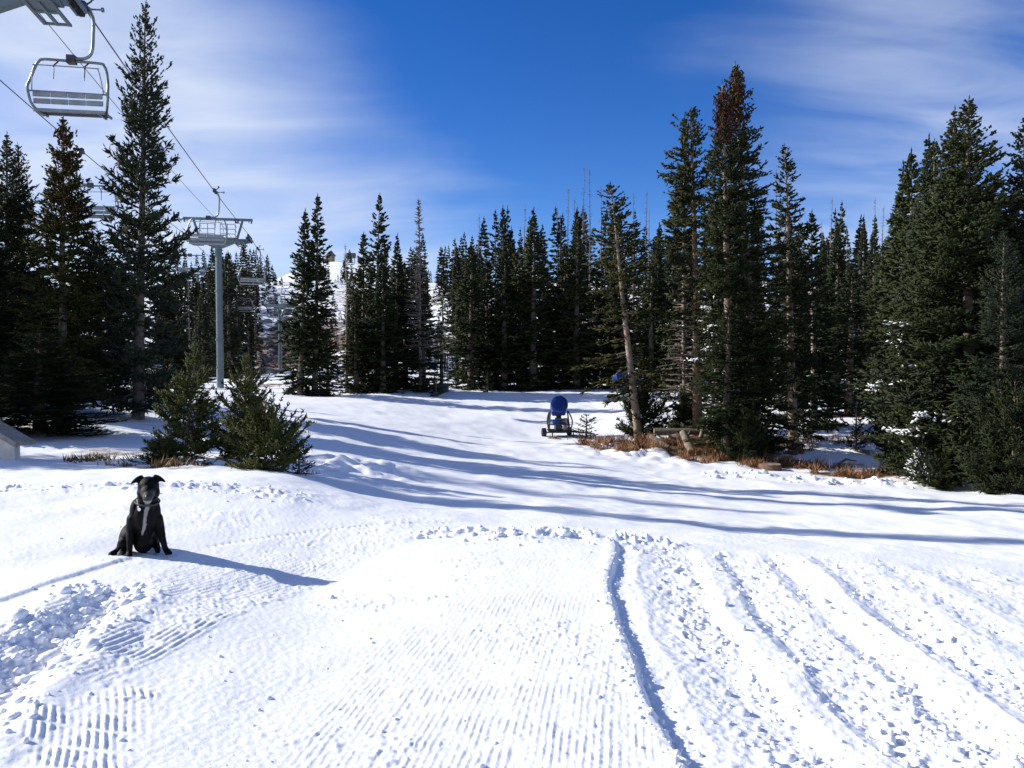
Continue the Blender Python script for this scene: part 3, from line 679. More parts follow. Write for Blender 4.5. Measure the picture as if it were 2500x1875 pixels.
plant('mid0', 870, 53, 730, 50, 'spruce', label='low spruce at the left foot of the central clump')
# front row of the wood behind the snow gun
FR = [(1150, 60, 600, 62, 'mid0'), (1190, 63, 640, 55, 'mid1'), (1232, 60, 620, 58, 'mid1'), (1268, 61, 600, 55, 'mid0'), (1302, 60, 513, 60, 'mid2'), (1345, 62, 690, 60, 'mid0'),
      (1380, 61, 600, 55, 'mid1'), (1408, 60, 545, 58, 'mid1'), (1455, 62, 640, 60, 'mid0'), (1520, 60, 700, 60, 'mid0'), (1590, 58, 650, 60, 'mid1'), (1640, 60, 590, 55, 'mid0')]
FL = ['leftmost spruce of the row behind the snow gun, beside the snowy gap', 'second spruce of the row behind the snow gun', 'third spruce of the row behind the snow gun', 'brownish spruce left of the sharp-topped one behind the gun',
      'sharp-topped spruce directly above the near snow gun', 'short spruce right of the sharp-topped one', 'dense spruce left of the tall slim one behind the gun', 'tall slim spruce right of the near snow gun',
      'wide spruce left of the far blue snow gun', 'spruce behind the far blue snow gun', 'spruce right of the leaning trunk', 'spruce behind the orange-barked trunk']
for (bx, d, tp, hw, pr_), lb in zip(FR, FL): plant(pr_, bx, d, tp, hw, 'spruce' if bx != 1268 else 'olive', label=lb, group='front row of spruces behind the snow gun')
# right group
plant('lean', 1562, 33, 447, 88, 'olive', 'pale_bark', topx=1490, rz=.4, label='leaning spruce with long pale bare trunk right of the gun')
plant('pine', 1706, 33, 268, 90, 'spruce', 'orange_bark', topx=1688, rz=.2, label='tall spruce with thick orange-brown bare trunk')
plant('mid1', 1668, 36, 290, 55, 'spruce', 'pale_bark', topx=1672, rz=2, label='thin spruce directly left behind the orange-barked one')
plant('bare', 1672, 34.5, 640, 90, bark='dead', rz=.3, label='grey dead lower limbs of a spruce left of the orange trunk')
plant('narrow', 1850, 29.5, 155, 98, 'spruce', 'pale_bark', topx=1795, rz=0, label='tallest spruce of all with rust-brown cones on top')
plant('narrow', 1790, 29.0, 205, 88, 'spruce', 'pale_bark', topx=1762, rz=.7, label='spruce fused to the left side of the tallest one')
plant('narrow2', 1775, 27.8, 760, 88, 'spruce', rz=1.7, label='low dense spruce in front of the tallest pair')
plant('narrow2', 1940, 31, 358, 84, 'spruce', 'pale_bark', topx=1915, rz=1.1, label='single spruce with pale trunk right of the tallest pair')
plant('mid1', 1990, 36, 520, 56, 'spruce', 'pale_bark', topx=1982, rz=2.7, label='spruce just right behind the pale-trunked single spruce')
plant('mid0', 2075, 42, 645, 75, 'spruce', label='dark spruce in the shade between the two right groups')
plant('mid2', 2040, 50, 560, 60, 'spruce', label='pointed dark spruce behind the right clearing')
plant('mid0', 2150, 48, 600, 65, 'spruce', label='dark spruce at the back of the right clearing')
plant('mid0', 2225, 36, 372, 80, 'spruce', topx=2226, label='spruce with twin tops left of the big fir, right top')
plant('mid2', 2202, 37, 402, 74, 'spruce', topx=2205, label='spruce with twin tops left of the big fir, left top')
plant('mid2', 2272, 33, 338, 80, 'spruce', topx=2268, label='slender spire between the twin tops and the big fir')
plant('dense', 2370, 23.5, 243, 235, 'spruce', topx=2366, rz=0, label='biggest wide fir on the right with frost on its left boughs')
plant('dense2', 2330, 24.5, 268, 190, 'blue', topx=2333, rz=1.2, label='fir grown into the left side of the biggest fir')
plant('dense', 2275, 25.5, 345, 150, 'spruce', topx=2282, rz=.5, label='lower fir at the left edge of the big fir group')
plant('dense2', 2520, 24, 285, 170, 'spruce', topx=2505, rz=2.2, label='dark fir cut off by the right edge of the photo')
plant('open', 2455, 21.5, 560, 120, 'blue', topx=2450, rz=2.9, label='younger bluish spruce at the right edge below the big firs')
plant('young2', 2480, 20.8, 900, 130, 'spruce', rz=2.5, label='bushy spruce at the right edge near the snow', name='young_spruce')
for (bx, d, tp, hw, fo, lb) in [(1432, 35.2, 1012, 36, 'spruce', 'little spruce beside the tow bar of the snow gun'), (1570, 33.5, 950, 62, 'spruce', 'little spruce at the foot of the leaning trunk'),
        (1680, 34, 965, 52, 'spruce', 'little spruce left of the orange-barked trunk'), (2092, 30, 975, 34, 'spruce', 'thin seedling standing in the snowy clearing on the right'),
        (2185, 29, 1000, 60, 'spruce', 'dark little spruce at the right side of the clearing'), (2255, 23.0, 1088, 52, 'blue', 'snow-dusted little spruce at the edge of the piste'),
        (2420, 21.3, 1030, 48, 'spruce', 'slim seedling before the big fir near the right edge'), (2300, 22.6, 1110, 50, 'spruce', 'low seedling at the foot of the biggest fir'),
        (1820, 27.2, 1010, 60, 'spruce', 'small spruce in the dry grass under the tallest pair'), (1065, 52, 915, 26, 'spruce', 'small spruce by the dark pipe rack'), (1190, 57, 905, 22, 'spruce', 'seedling at the edge of the snowy gap behind the gun')]:
    t_ = plant('seedling' if hw < 45 else 'young3', bx, d, tp, hw, fo, label=lb, name='spruce_seedling')
    if 'snow-dusted' in lb:
        rs_ = np.random.default_rng(4); n = 420; a = rs_.uniform(0, 6.28, n); h = rs_.uniform(.02, .95, n); rr = .9 * (1 - h) ** .7 * rs_.uniform(.3, 1, n)
        P_ = np.stack([np.cos(a) * rr, np.sin(a) * rr, h * 1.2 + .04], 1); V_, F_ = spindles(P_, np.stack([np.cos(a), np.sin(a), np.full(n, .25)], 1), np.full(n, .16), np.full(n, .028), rs_)
        link('snow_tufts', np_mesh('seedling_snow', V_, [F_]), M['snow_plain'], t_)['kind'] = 'stuff'

# woods on the hill: every trunk its own tree, thinned where the runs are
random.seed(8)
placed = []
def proj(x, y, z):
    dx, dy, dz = x, y, z - CAMZ; c, s = math.cos(PITCH), math.sin(PITCH)
    yc = dy * c - dz * s; zc = dy * s + dz * c
    return CX + F * dx / yc, CY - F * zc / yc
ZL = {'left': ('dark spruce in the wood behind the first lift tower', 'wood left of the lift line'),
      'mid': ('dark spruce on the rise behind the central clump of trees', 'wood behind the central clump'),
      'centre': ('spruce in the dark wood on the slope above the snow gun', 'wood above the snow gun'),
      'right': ('spruce in the dense wood on the hill at the right', 'wood on the right-hand hill'),
      'top': ('tiny far spruce near the hilltop', 'far trees by the hilltop')}
FAR, FARW = 142.0, []
SPOT = [(150, 'behind the two leftmost spruces'), (400, 'behind the tallest left spruce'), (480, 'left of the first lift tower'), (560, 'right behind the first tower mast'), (700, 'at the left edge of the lift run'), (900, 'behind the left side of the central clump'), (1025, 'behind the right side of the central clump'),
        (1110, 'at the snowy gap behind the pipe rack'), (1190, 'right of the snowy gap'), (1260, 'left of the sharp-topped spruce'), (1350, 'behind the sharp-topped spruce'), (1440, 'behind the tall slim spruce above the gun'), (1540, 'behind the leaning spruce crown'), (1640, 'between the leaning and the orange-barked spruce'),
        (1740, 'behind the orange-barked spruce'), (1860, 'behind the tallest pair of spruces'), (1980, 'behind the pale-trunked single spruce'), (2100, 'at the left of the right clearing'), (2200, 'at the back of the right clearing'), (2330, 'behind the twin-topped spruce'), (9999, 'behind the biggest fir')]
def forest(n, pxr, dr, hr, zone, snags=0.15, mind=2.4, skip=None):
    c = 0; tries = 0
    while c < n and tries < n * 60:
        tries += 1
        d = math.exp(random.uniform(math.log(dr[0]), math.log(dr[1]))); px = random.uniform(*pxr)
        if skip and skip(px, d): continue
        w0 = pt(px, 900, d)
        if any((w0.x - a) ** 2 + (w0.y - b) ** 2 < (mind * (1 + d / 150)) ** 2 for a, b in placed): continue
        placed.append((w0.x, w0.y)); c += 1
        far_ = d > FAR
        h = random.uniform(*hr); lb, gr = ZL[zone]
        if zone != 'shrub':                                # keep the skyline where the photograph has it
            lim = {'left': 640 if px < 400 else 595, 'mid': 575, 'centre': 500 if px > 1180 else 560, 'right': 505, 'top': 560}[zone] + random.uniform(0, 95) * (0.4 if random.random() < .25 else 1)
            h = max(3.0, min(h, pt(px, lim, d).z - ground(w0.x, w0.y)))
        spot = next(t_ for x_, t_ in SPOT if px < x_)
        rank = 'front' if d < dr[0] * 1.25 else ('middle' if d < dr[0] * 1.65 else 'back')
        tall = 'tall' if h > (hr[0] * .4 + hr[1] * .6) else ('short' if h < hr[0] * .7 + hr[1] * .3 else 'middling')
        rank_ = {'front': 'front-row', 'middle': 'mid-row', 'back': 'back-row'}[rank]; gr = 'wood ' + spot; lb = tall + ' ' + rank_ + (' low spruce shrub on the snow ' if zone == 'shrub' else ' spruce ') + spot
        if far_:
            hh = h * (random.uniform(.9, 1.2)); ws = (min(hh, 13) / 12 if hh > 4 else hh / 6) * random.uniform(.85, 1.25); FARW.append((w0.x, w0.y, ground(w0.x, w0.y) - .1, hh / 12, ws, random.uniform(0, 6.28))); continue
        if random.random() < snags:
            plant(random.choice(['snag0', 'snag1']), px, d, 0, None, bark='dead', world=(w0.x, w0.y), height=h * random.uniform(.85, 1.12), label=tall + ' ' + rank_ + ' bare dead trunk ' + spot, group='dead trunks, ' + gr, name='dead_tree')
        else:
            near_ = d < 85
            o = plant(random.choice(['mid0', 'mid1', 'mid2'] if near_ else ['far0', 'far1', 'far2', 'far1']), px, d, 0, None, 'far', world=(w0.x, w0.y), height=h, label=lb, group=gr)
            s = (min(h, 13) / 12 if h > 4 else h / 6) * random.uniform(.85, 1.25); o.scale = (s, s, o.scale[2])
run_gap = lambda px, d: (590 < px < 775 and d < 400) or (1030 < px < 1100)
forest(34, (430, 632), (125, 260), (9, 13), 'left', .1, 2.0)
forest(30, (400, 560), (66, 120), (10, 13.5), 'left', .10)
forest(24, (470, 612), (100, 190), (9, 12), 'left', .08, 2.0)
forest(12, (-20, 400), (34, 80), (9, 13), 'left', .05)
forest(16, (850, 1010), (66, 150), (8, 12), 'mid', .12)
forest(20, (1000, 1135), (115, 200), (9, 13), 'mid', .12)
forest(76, (1100, 1700), (66, 150), (9, 17.5), 'centre', .22)
forest(16, (1130, 1700), (150, 230), (12, 15), 'centre', .3)
forest(84, (1600, 2510), (58, 160), (9.5, 18), 'right', .22)
forest(16, (1750, 2510), (150, 240), (12, 16), 'right', .3)
ZL['shrub'] = ('low dark spruce shrub on the snowy run', 'shrubs')
forest(46, (560, 860), (112, 300), (1.2, 3.4), 'shrub', .0, 1.5)
forest(16, (1020, 1110), (75, 170), (1.2, 3.2), 'shrub', .0, 1.5)
forest(9, (1740, 2010), (42, 57), (8, 12), 'right', .1)
forest(22, (545, 668), (150, 300), (7, 11), 'left', .0, 1.8)
forest(26, (735, 865), (150, 330), (4, 9), 'mid', .0, 2.0)
forest(26, (560, 1100), (260, 480), (4, 8), 'top', .05, skip=lambda px, d: 680 < px < 870)
# trees too far off to pick apart: one mass
def far_wood():
    V0, F0, T0, o = [], [], [], 0
    cr = PR['tiny']['crown']; n = len(cr.vertices); co = np.empty(n * 3, dtype=np.float32); cr.vertices.foreach_get('co', co); co = co.reshape(-1, 3)
    lp = np.empty(len(cr.loops), dtype=np.int32); cr.loops.foreach_get('vertex_index', lp); lp = lp.reshape(-1, 3)
    ti = np.empty(n, dtype=np.float32); cr.attributes['tint'].data.foreach_get('value', ti)
    for (x, y, z, sz, sx, a) in FARW:
        c_, s_ = math.cos(a), math.sin(a)
        V0.append(np.stack([x + (co[:, 0] * c_ - co[:, 1] * s_) * sx, y + (co[:, 0] * s_ + co[:, 1] * c_) * sx, z + co[:, 2] * sz], 1)); F0.append(lp + o); T0.append(np.clip(ti * random.uniform(.6, 1.3), 0, 1)); o += n
    ob = link('far_wood', np_mesh('far_wood', np.concatenate(V0), F0, attrs={'tint': np.concatenate(T0)}), M['far'])
    setp(ob, 'dark far-off wood and shrubs climbing the hill', 'wood', kind='stuff')
far_wood()
# tall snags on the skyline, seen singly
SNAGL = ['bare dead trunk left of the two tallest ones on the skyline', 'tallest bare dead trunk on the skyline above the gun', 'second tallest bare trunk, just right of the tallest', 'bare dead trunk on the skyline touching the leaning spruce top', 'bare trunk on the skyline right of the leaning spruce', 'bare trunk on the skyline left of the orange-barked spruce',
         'short bare trunk left of the skyline snags above the gun', 'grey bare trunk between the sharp-topped spruces at the left', 'lower bare trunk between the tallest ones and their left neighbour', 'bare trunk on the skyline right of the pale-trunked single spruce', 'tallest bare trunk on the skyline above the right clearing', 'bare trunk on the skyline at the right of the clearing',
         'bare trunk on the skyline at the left of the clearing', 'bare trunk poking up just left of the pale-trunked single spruce', 'bare trunk poking up beside the tallest spruce of all']
for ki, (bx, d, tp) in enumerate([(1386, 95, 452), (1424, 90, 398), (1438, 92, 405), (1466, 96, 447), (1545, 100, 464), (1576, 102, 462), (1360, 110, 500), (1170, 90, 522), (1402, 105, 480), (2025, 100, 480), (2130, 95, 478), (2150, 98, 500), (2048, 110, 500), (1890, 90, 402), (1855, 95, 445)]):
    plant('snag0', bx, d, tp, 24, bark='dead', label=SNAGL[ki], group='tall dead trunks on the skyline', name='dead_tree')
# trees beyond the left edge whose shadows cross the piste
for i, (x, y, h, pr_) in enumerate([(-21, 15.6, 14.5, 'narrow'), (-27, 20.0, 15, 'narrow2')]):
    plant(pr_, 0, 0, 0, None, 'spruce', world=(x, y), height=h, label='spruce beyond the left edge that throws a long shadow over the piste', group='shadow-casting trees left of the picture')

# ------------------------------------------------------------------ chairlift
def line_x(y): return -11.22 - 0.1985 * (y - 22.0)         # right-hand rope, seen from above
GAUGE = 4.2
HEAD = math.atan(0.2035)                                    # the line swings left as it climbs
TOW = [(20.3, 10.78), (58.0, 9.95), (110.0, 8.5), (170.0, 16.0), (230.0, 25.0), (320.0, 38.0)]      # tower distance, height of its ropes
def rope_z(y):
    ys = [-45.0] + [t[0] for t in TOW] + [420.0]; zs = [11.5] + [t[1] for t in TOW] + [51.0]
    for i in range(len(ys) - 1):
        if ys[i] <= y <= ys[i + 1]:
            t = (y - ys[i]) / (ys[i + 1] - ys[i]); span = ys[i + 1] - ys[i]
            return zs[i] * (1 - t) + zs[i + 1] * t - 4 * t * (1 - t) * span * 0.006
    return zs[-1]
def rope(xo, zo, rad, label, name):
    ys = np.concatenate([np.arange(-45, 60, 1.0), np.arange(60, 420, 5.0)])
    mb = MB(); mb.tube([(line_x(y) + xo, y, rope_z(y) + zo) for y in ys], rad, 6, cap=True)
    o = mb.build(name, M['rope']); setp(o, label, 'cable', 'cables of the chairlift')
rope(0, 0, .019, 'thick haul rope the nearest lift chair hangs from', 'haul_rope')
rope(-GAUGE, -.15, .019, 'haul rope on the far left, coming down past the left spruces', 'haul_rope')
rope(-GAUGE * .43, 0.62, .012, 'thin signal cable strung between the two haul ropes', 'signal_cable')

def make_tower(Hm, label):
    """origin at the foot of the mast; ropes at +-GAUGE/2, height Hm"""
    t = empty('lift_tower', (0, 0, 0)); st = M['tower']
    za = Hm - 0.42                                         # crossarm
    MB().tube([(0, 0, -.4), (0, 0, Hm * .5), (0, 0, za - .1)], [.25, .235, .22], 20).build('mast', st, t)
    for f in (.33, .66): MB().tube([(0, 0, za * f - .05), (0, 0, za * f + .05)], .29, 20).build('flange', st, t)
    ca = MB(); ca.box((0, 0, za), (GAUGE - .3, .34, .30))
    ca.add([(-1.1, -.15, za - .15), (1.1, -.15, za - .15), (.3, -.15, za - .5), (-.3, -.15, za - .5), (-1.1, .15, za - .15), (1.1, .15, za - .15), (.3, .15, za - .5), (-.3, .15, za - .5)],
           [(0, 3, 2, 1), (4, 5, 6, 7), (0, 4, 7, 3), (1, 2, 6, 5), (3, 7, 6, 2)])
    ca.build('crossarm', st, t, smooth=False)
    zt = za + 1.50
    MB().box((0, 0, zt), (4.6, .16, .17)).build('lifting_beam', st, t, smooth=False)
    for s in (-1, 1):
        MB().beam((s * 1.25, 0, za + .15), (s * 1.62, 0, zt - .085), .14, .14).build('strut', st, t, smooth=False)
        MB().box((s * 2.22, 0, zt - .17), (.10, .12, .16)).box((s * 2.05, 0, zt - .15), (.05, .1, .12)).build('lifting_hook', st, t, smooth=False)
    # work platform rails between the struts
    for s in (-1, 1):
        rl = MB()
        for zz in (.45, .78, 1.12):
            rl.tube([(s * .18, -.35, za + .3 + zz - .3), (s * 1.1, -.35, za + zz), (s * 1.18, -.35, za + zz - .1), (s * 1.18, .35, za + zz - .1)], .022, 6)
        for xx in (.18, .65, 1.18): rl.tube([(s * xx, -.35, za + .15), (s * xx, -.35, za + 1.12)], .022, 6)
        rl.build('guard_rail', st, t)
    MB().box((0, -.32, za + .17), (2.5, .40, .03)).box((0, .32, za + .17), (2.5, .30, .03)).build('work_deck', st, t, smooth=False)
    # sheave trains: a rocker beam with four wheels each side, and a grating beside it
    for s in (-1, 1):
        a = MB(); x0 = s * GAUGE / 2
        a.box((x0 - s * .13, 0, Hm - .30), (.06, 2.3, .16)); a.box((x0 + .13 * s, 0, Hm - .32), (.05, 1.9, .12)); a.box((x0 - s * .22, 0, za), (.4, .26, .24))
        sh = a.build('sheave_beam', st, t, smooth=False)
        for k in range(5):
            y = -1.0 + k * .5
            wv = MB().tube([(x0 - .05, y, Hm - .23), (x0 + .05, y, Hm - .23)], .205, 18).build('sheave_wheel', M['rubber'], t)
            MB().tube([(x0 - .065, y, Hm - .23), (x0 + .065, y, Hm - .23)], .11, 12).build('hub', M['steel'], wv)
        g_ = MB(); xc = x0 - s * .62; zc = Hm - .62
        for yy in (-1.15, -.38, .38, 1.15): g_.box((xc, yy, zc), (.60, .09, .05))
        for xx in (-.30, 0, .30): g_.box((xc + xx, 0, zc), (.08, 2.4, .06))
        g_.box((xc, 0.1, zc + .02), (.56, .72, .02))
        g_.build('catwalk', st, t, smooth=False)
    ld = MB()
    for xx in (-.17, .17): ld.tube([(xx, -.42, 1.5), (xx, -.42, za)], .018, 5)
    for k in range(int((za - 1.6) / .3)): ld.tube([(-.17, -.42, 1.6 + k * .3), (.17, -.42, 1.6 + k * .3)], .012, 5)
    ld.build('ladder', st, t)
    setp(t, label, 'lift tower', 'towers of the chairlift'); return t
TL = ['lift tower at the top left corner, only its sheaves and grating in view', 'nearest full lift tower with the number 4 plate, behind the bushes', 'second lift tower, partly behind the dark twin spruces', 'third lift tower up the run', 'tower further up the snowy run', 'highest small lift tower below the lodge']
for i, (y, zr) in enumerate(TOW):
    x = line_x(y) - GAUGE / 2; z = ground(x, y)
    t = make_tower(zr - .025 - z, TL[i]); t.location = (x, y, z); t.rotation_euler = (0, 0, HEAD)
    if i in (0, 1):                                          # number plate
        za = zr - z - .42
        p_ = MB().box((1.25, -.13, za + 1.33), (.26, .03, .27)).build('number_plate', M['black_paint'], t, smooth=False)
        cu = bpy.data.curves.new('four', 'FONT'); cu.body = '4' if i == 1 else '3'; cu.size = .28; cu.extrude = .004; cu.align_x = 'CENTER'; cu.align_y = 'CENTER'
        to = bpy.data.objects.new('tmp', cu); col.objects.link(to); bpy.context.view_layer.update()
        tm = bpy.data.meshes.new_from_object(to.evaluated_get(bpy.context.evaluated_depsgraph_get())); bpy.data.objects.remove(to)
        d_ = link('numeral', tm, M['white_paint'], p_); d_.rotation_euler = (R(90), 0, 0); d_.location = (1.25, -.15, za + 1.33)

def make_chair():
    """origin on the rope; x to the right seen from behind, y up the line"""
    c = empty('lift_chair', (0, 0, 0)); st = M['steel']; k = 1.06
    def Z(v): return v * k
    gr = MB(); gr.box((.03, 0, -.02), (.13, .34, .12)); gr.box((0.0, .02, .08), (.10, .16, .10)); gr.box((.09, 0, -.10), (.12, .14, .10))
    gr.tube([(.06, 0, .03), (.13, 0, .09), (.19, 0, .13), (.22, 0, .21)], [.03, .025, .025, .03], 8); gr.tube([(.22, -.03, .21), (.22, .03, .21)], .045, 10)
    gr.build('grip', M['darkmetal'], c)
    MB().tube([(.10, 0, -.066), (.47, 0, -.066)], .024, 8).tube([(.46, 0, -.066), (.51, 0, -.066)], .062, 12).build('guide_peg', st, c)
    MB().tube(curve_pts([(.13, 0, -.03), (.19, 0, Z(-.15)), (.255, 0, Z(-.34)), (.25, 0, Z(-.68)), (.236, 0, Z(-1.0)), (.17, 0, Z(-1.19)), (.03, 0, Z(-1.275)), (-.18, 0, Z(-1.29)), (-.27, 0, Z(-1.30))], 5), .042, 10).build('hanger', st, c)
    MB().box((-.29, 0, Z(-1.32)), (.21, .20, .21)).build('hanger_bracket', M['darkmetal'], c, smooth=False)
    L_ = curve_pts([(-.37, .02, Z(-1.345)), (-.98, .02, Z(-1.335)), (-1.13, .02, Z(-1.40)), (-1.22, .02, Z(-1.56)), (-1.33, .0, Z(-1.86)), (-1.375, -.04, Z(-2.02)), (-1.35, -.04, Z(-2.2)), (-1.30, .02, Z(-2.42)), (-1.21, .20, Z(-2.56)), (-1.21, .50, Z(-2.585))], 5)
    R_ = curve_pts([(-.37, .02, Z(-1.345)), (.40, .02, Z(-1.37)), (.52, .02, Z(-1.43)), (.585, .02, Z(-1.58)), (.625, .0, Z(-1.86)), (.64, -.04, Z(-2.02)), (.635, -.04, Z(-2.2)), (.60, .02, Z(-2.42)), (.53, .20, Z(-2.56)), (.53, .50, Z(-2.585))], 5)
    MB().tube(L_, .036, 10).build('bail_arm', st, c); MB().tube(R_, .036, 10).build('bail_arm', st, c)
    # backrest: two long slats in four bays, with the seams between them
    for zz, nm in ((-2.21, 'back_slat'), (-2.37, 'back_slat')):
        for j in range(4):
            x0 = -1.23 + j * .44
            MB().box((x0 + .215, -.07 if zz > -2.3 else -.03, Z(zz)), (.425, .035, .135)).build(nm, M['slat'], c, smooth=False, bevel=.008)
    MB().tube([(-1.36, -.05, Z(-2.13)), (.64, -.05, Z(-2.15))], .022, 8).build('back_rail', st, c)
    MB().box((-.35, .26, Z(-2.565)), (1.78, .46, .05)).build('seat', M['seat_dark'], c, smooth=False, bevel=.01)
    MB().box((-.35, .015, Z(-2.575)), (1.80, .04, .09)).build('seat_edge', M['slat'], c, smooth=False, bevel=.006)
    for xx in (-1.1, .4): MB().box((xx, .26, Z(-2.56) - .05), (.05, .5, .05)).build('seat_bracket', st, c, smooth=False)
    MB().tube(curve_pts([(-1.27, -.03, Z(-2.13)), (-1.22, -.12, Z(-1.75)), (-1.15, -.16, Z(-1.56)), (-1.05, -.17, Z(-1.535)), (.33, -.17, Z(-1.555)), (.43, -.16, Z(-1.58)), (.49, -.12, Z(-1.8)), (.53, -.03, Z(-2.15))], 5), .014, 7).build('restraint_bar', st, c)
    for xx in (-.66, .11):
        MB().tube([(xx + .03, 0, Z(-1.38)), (xx - .02, -.15, Z(-1.53)), (xx + .01, -.19, Z(-1.63)), (xx, -.2, Z(-1.87))], [.02, .02, .014, .012], 7).build('footrest', M['darkmetal'], c)
    return c
ch0 = make_chair()
up_lab = ['nearest lift chair, hanging large at the top left', 'lift chair in front of the first lift tower', 'lift chair just right of the first lift tower', 'small lift chair beside the second tower', 'tiny lift chair going up past the second tower', 'far tiny lift chair high on the climbing rope', 'farthest lift chair seen on the climbing rope']
dn_lab = ['lift chair half hidden behind the two tall left spruces', 'lift chair left of the first tower against dark trees', 'lift chair just right of the tower mast against dark trees', 'small returning lift chair above the boulders', 'tiny returning lift chair beside the second tower', 'far tiny returning lift chair', 'farthest returning lift chair']
first = True
for i, y in enumerate([22.0, 43.2, 63.5, 84.0, 104.0, 125.0, 145.5]):
    o = ch0 if first else copy_tree(ch0); first = False
    o.location = (line_x(y), y, rope_z(y)); o.rotation_euler = (0, R(1.2), HEAD - R(6)); setp(o, up_lab[i], 'chairlift chair', 'chairs of the lift')
for i, y in enumerate([35.0, 57.0, 85.0, 108.0, 129.0, 150.0]):
    o = copy_tree(ch0); o.location = (line_x(y) - GAUGE, y, rope_z(y) - .15); o.rotation_euler = (0, 0, HEAD + math.pi - R(4)); setp(o, dn_lab[i], 'chairlift chair', 'chairs of the lift')

# ------------------------------------------------------------------ snow guns
def make_gun(loc, rz, label, s=1.0):
    g = empty('snow_gun', loc, rz); g.scale = (s, s, s); fr = M['black_paint']; st = M['darkmetal']
    ax = Vector((0, -.93, .36)).normalized(); rot = ax.to_track_quat('Z', 'Y').to_matrix()
    c0 = Vector((0, .05, 1.36))
    # fan drum under a wrinkled blue cover
    n = 28; rings = [(-.52, .27), (-.50, .31), (-.30, .345), (0, .37), (.22, .385), (.30, .375), (.325, .34), (.33, .2), (.332, 0.02)]
    vs, fs = [], []
    rr = random.Random(5)
    for i, (h, r_) in enumerate(rings):
        for k in range(n):
            a = 2 * math.pi * k / n; q_ = r_ * (1 + (.018 * math.sin(7 * a + i) + .012 * rr.uniform(-1, 1)) * (r_ > .25)); sag = -.05 * max(0, -math.sin(a)) if 1 < i < 5 else 0
            vs.append(c0 + rot @ Vector((q_ * math.cos(a), q_ * math.sin(a), h + .012 * rr.uniform(-1, 1))) + Vector((0, 0, sag)))
    for i in range(len(rings) - 1):
        for k in range(n): fs.append((i * n + k, i * n + (k + 1) % n, (i + 1) * n + (k + 1) % n, (i + 1) * n + k))
    fs.append(tuple((len(rings) - 1) * n + k for k in range(n))); fs.append(tuple(reversed(range(n))))
    cv = MB().add(vs, fs).build('drum_cover', M['tarp'], g)
    MB().tube([c0 + rot @ Vector((.375 * math.cos(a), .375 * math.sin(a), .20)) for a in [2 * math.pi * k / 30 for k in range(30)]], .013, 6, closed=True).build('drawstring', M['darkmetal'], cv)
    # lower flap of the cover between the forks
    MB().add([(-.34, -.22, 1.20), (.30, -.22, 1.20), (.27, -.20, .96), (-.30, -.24, .94), (-.34, .25, 1.22), (.30, .25, 1.22), (.27, .22, .96), (-.30, .22, .94)],
             [(0, 3, 2, 1), (4, 5, 6, 7), (0, 4, 7, 3), (1, 2, 6, 5), (0, 1, 5, 4), (3, 7, 6, 2)]).build('cover_flap', M['tarp'], g, bevel=.03)
    MB().add([(-.30, -.36, .66), (.25, -.36, .66), (.27, -.36, .58), (-.32, -.36, .57), (-.28, .1, .78), (.24, .1, .78), (.24, .1, .6), (-.28, .1, .6)],
             [(0, 3, 2, 1), (4, 5, 6, 7), (0, 4, 7, 3), (1, 2, 6, 5), (0, 1, 5, 4), (3, 7, 6, 2)]).build('hose_cover', M['tarp'], g, bevel=.02)
    MB().box((0, 0, .86), (.20, .20, .22)).box((0, 0, .72), (.12, .12, .2)).build('swivel', fr, g, smooth=False)
    MB().tube([(.20, -.30, .78), (-.20, -.34, .84)], .05, 10).build('air_pipe', st, g)
    # tubular side hoops
    for s_ in (-1, 1):
        xo = s_ * .40
        MB().tube(curve_pts([(xo + s_ * .06, -.40, .30), (xo + s_ * .14, -.42, .72), (xo + s_ * .02, -.30, 1.06), (xo, -.20, 1.12), (xo, .12, 1.10), (xo + s_ * .06, .36, .74), (xo, .40, .30)], 4), .030, 8).build('side_hoop', fr, g)
        MB().tube([(xo + s_ * .05, -.36, .30), (xo - s_ * .02, -.14, 1.05)], .022, 8).build('side_brace', st, g)
        MB().tube([(xo + s_ * .04, .0, .28), (xo, .0, 1.08)], .022, 8).build('side_brace', fr, g)
    for yy, zz in ((-.41, .58), (-.40, .30), (.40, .30), (.37, .72)): MB().tube([(-.46, yy, zz), (.46, yy, zz)], .026, 8).build('crossbar', st if zz == .58 else fr, g)
    MB().box((0, 0, .25), (.86, .86, .06)).build('chassis', fr, g, smooth=False)
    MB().box((-.02, -.05, .42), (.34, .40, .22)).build('motor', M['seat_dark'], g, smooth=False, bevel=.03)
    MB().tube([(.27, -.20, .30), (.27, -.20, .84)], .10, 14).build('pump_housing', M['grey_board'], g)
    for sx, sy in ((-.64, .05), (.52, .42)):
        wv = MB(); wv.tube([(sx - .10, sy, .20), (sx - .08, sy, .20), (sx + .08, sy, .20), (sx + .10, sy, .20)], [.165, .20, .20, .165], 20)
        wo = wv.build('wheel', M['rubber'], g); MB().tube([(sx - .115, sy, .20), (sx + .115, sy, .20)], .085, 14).build('rim', st, wo)
    MB().tube([(-.6, .05, .20), (.5, .42, .20)], .03, 8).build('axle', fr, g)
    MB().tube([(.40, -.1, .26), (1.15, -.25, .22), (1.5, -.32, .15)], .035, 8).tube([(.40, .3, .26), (1.15, -.2, .22)], .028, 8).build('tow_bar', fr, g)
    MB().tube([(.62, -.15, .22), (.62, -.15, 0.0)], .03, 8).tube([(-.32, -.38, .25), (-.32, -.38, .0)], .028, 8).tube([(1.5, -.32, .15), (1.5, -.32, 0)], .03, 8).build('support_leg', fr, g)
    setp(g, label, 'snow gun', 'fan snow guns'); return g
p = pt(1364, 1060, 36); make_gun((p.x, p.y, ground(p.x, p.y) - .02), R(4), 'fan snow gun under a blue cover standing out on the open piste')
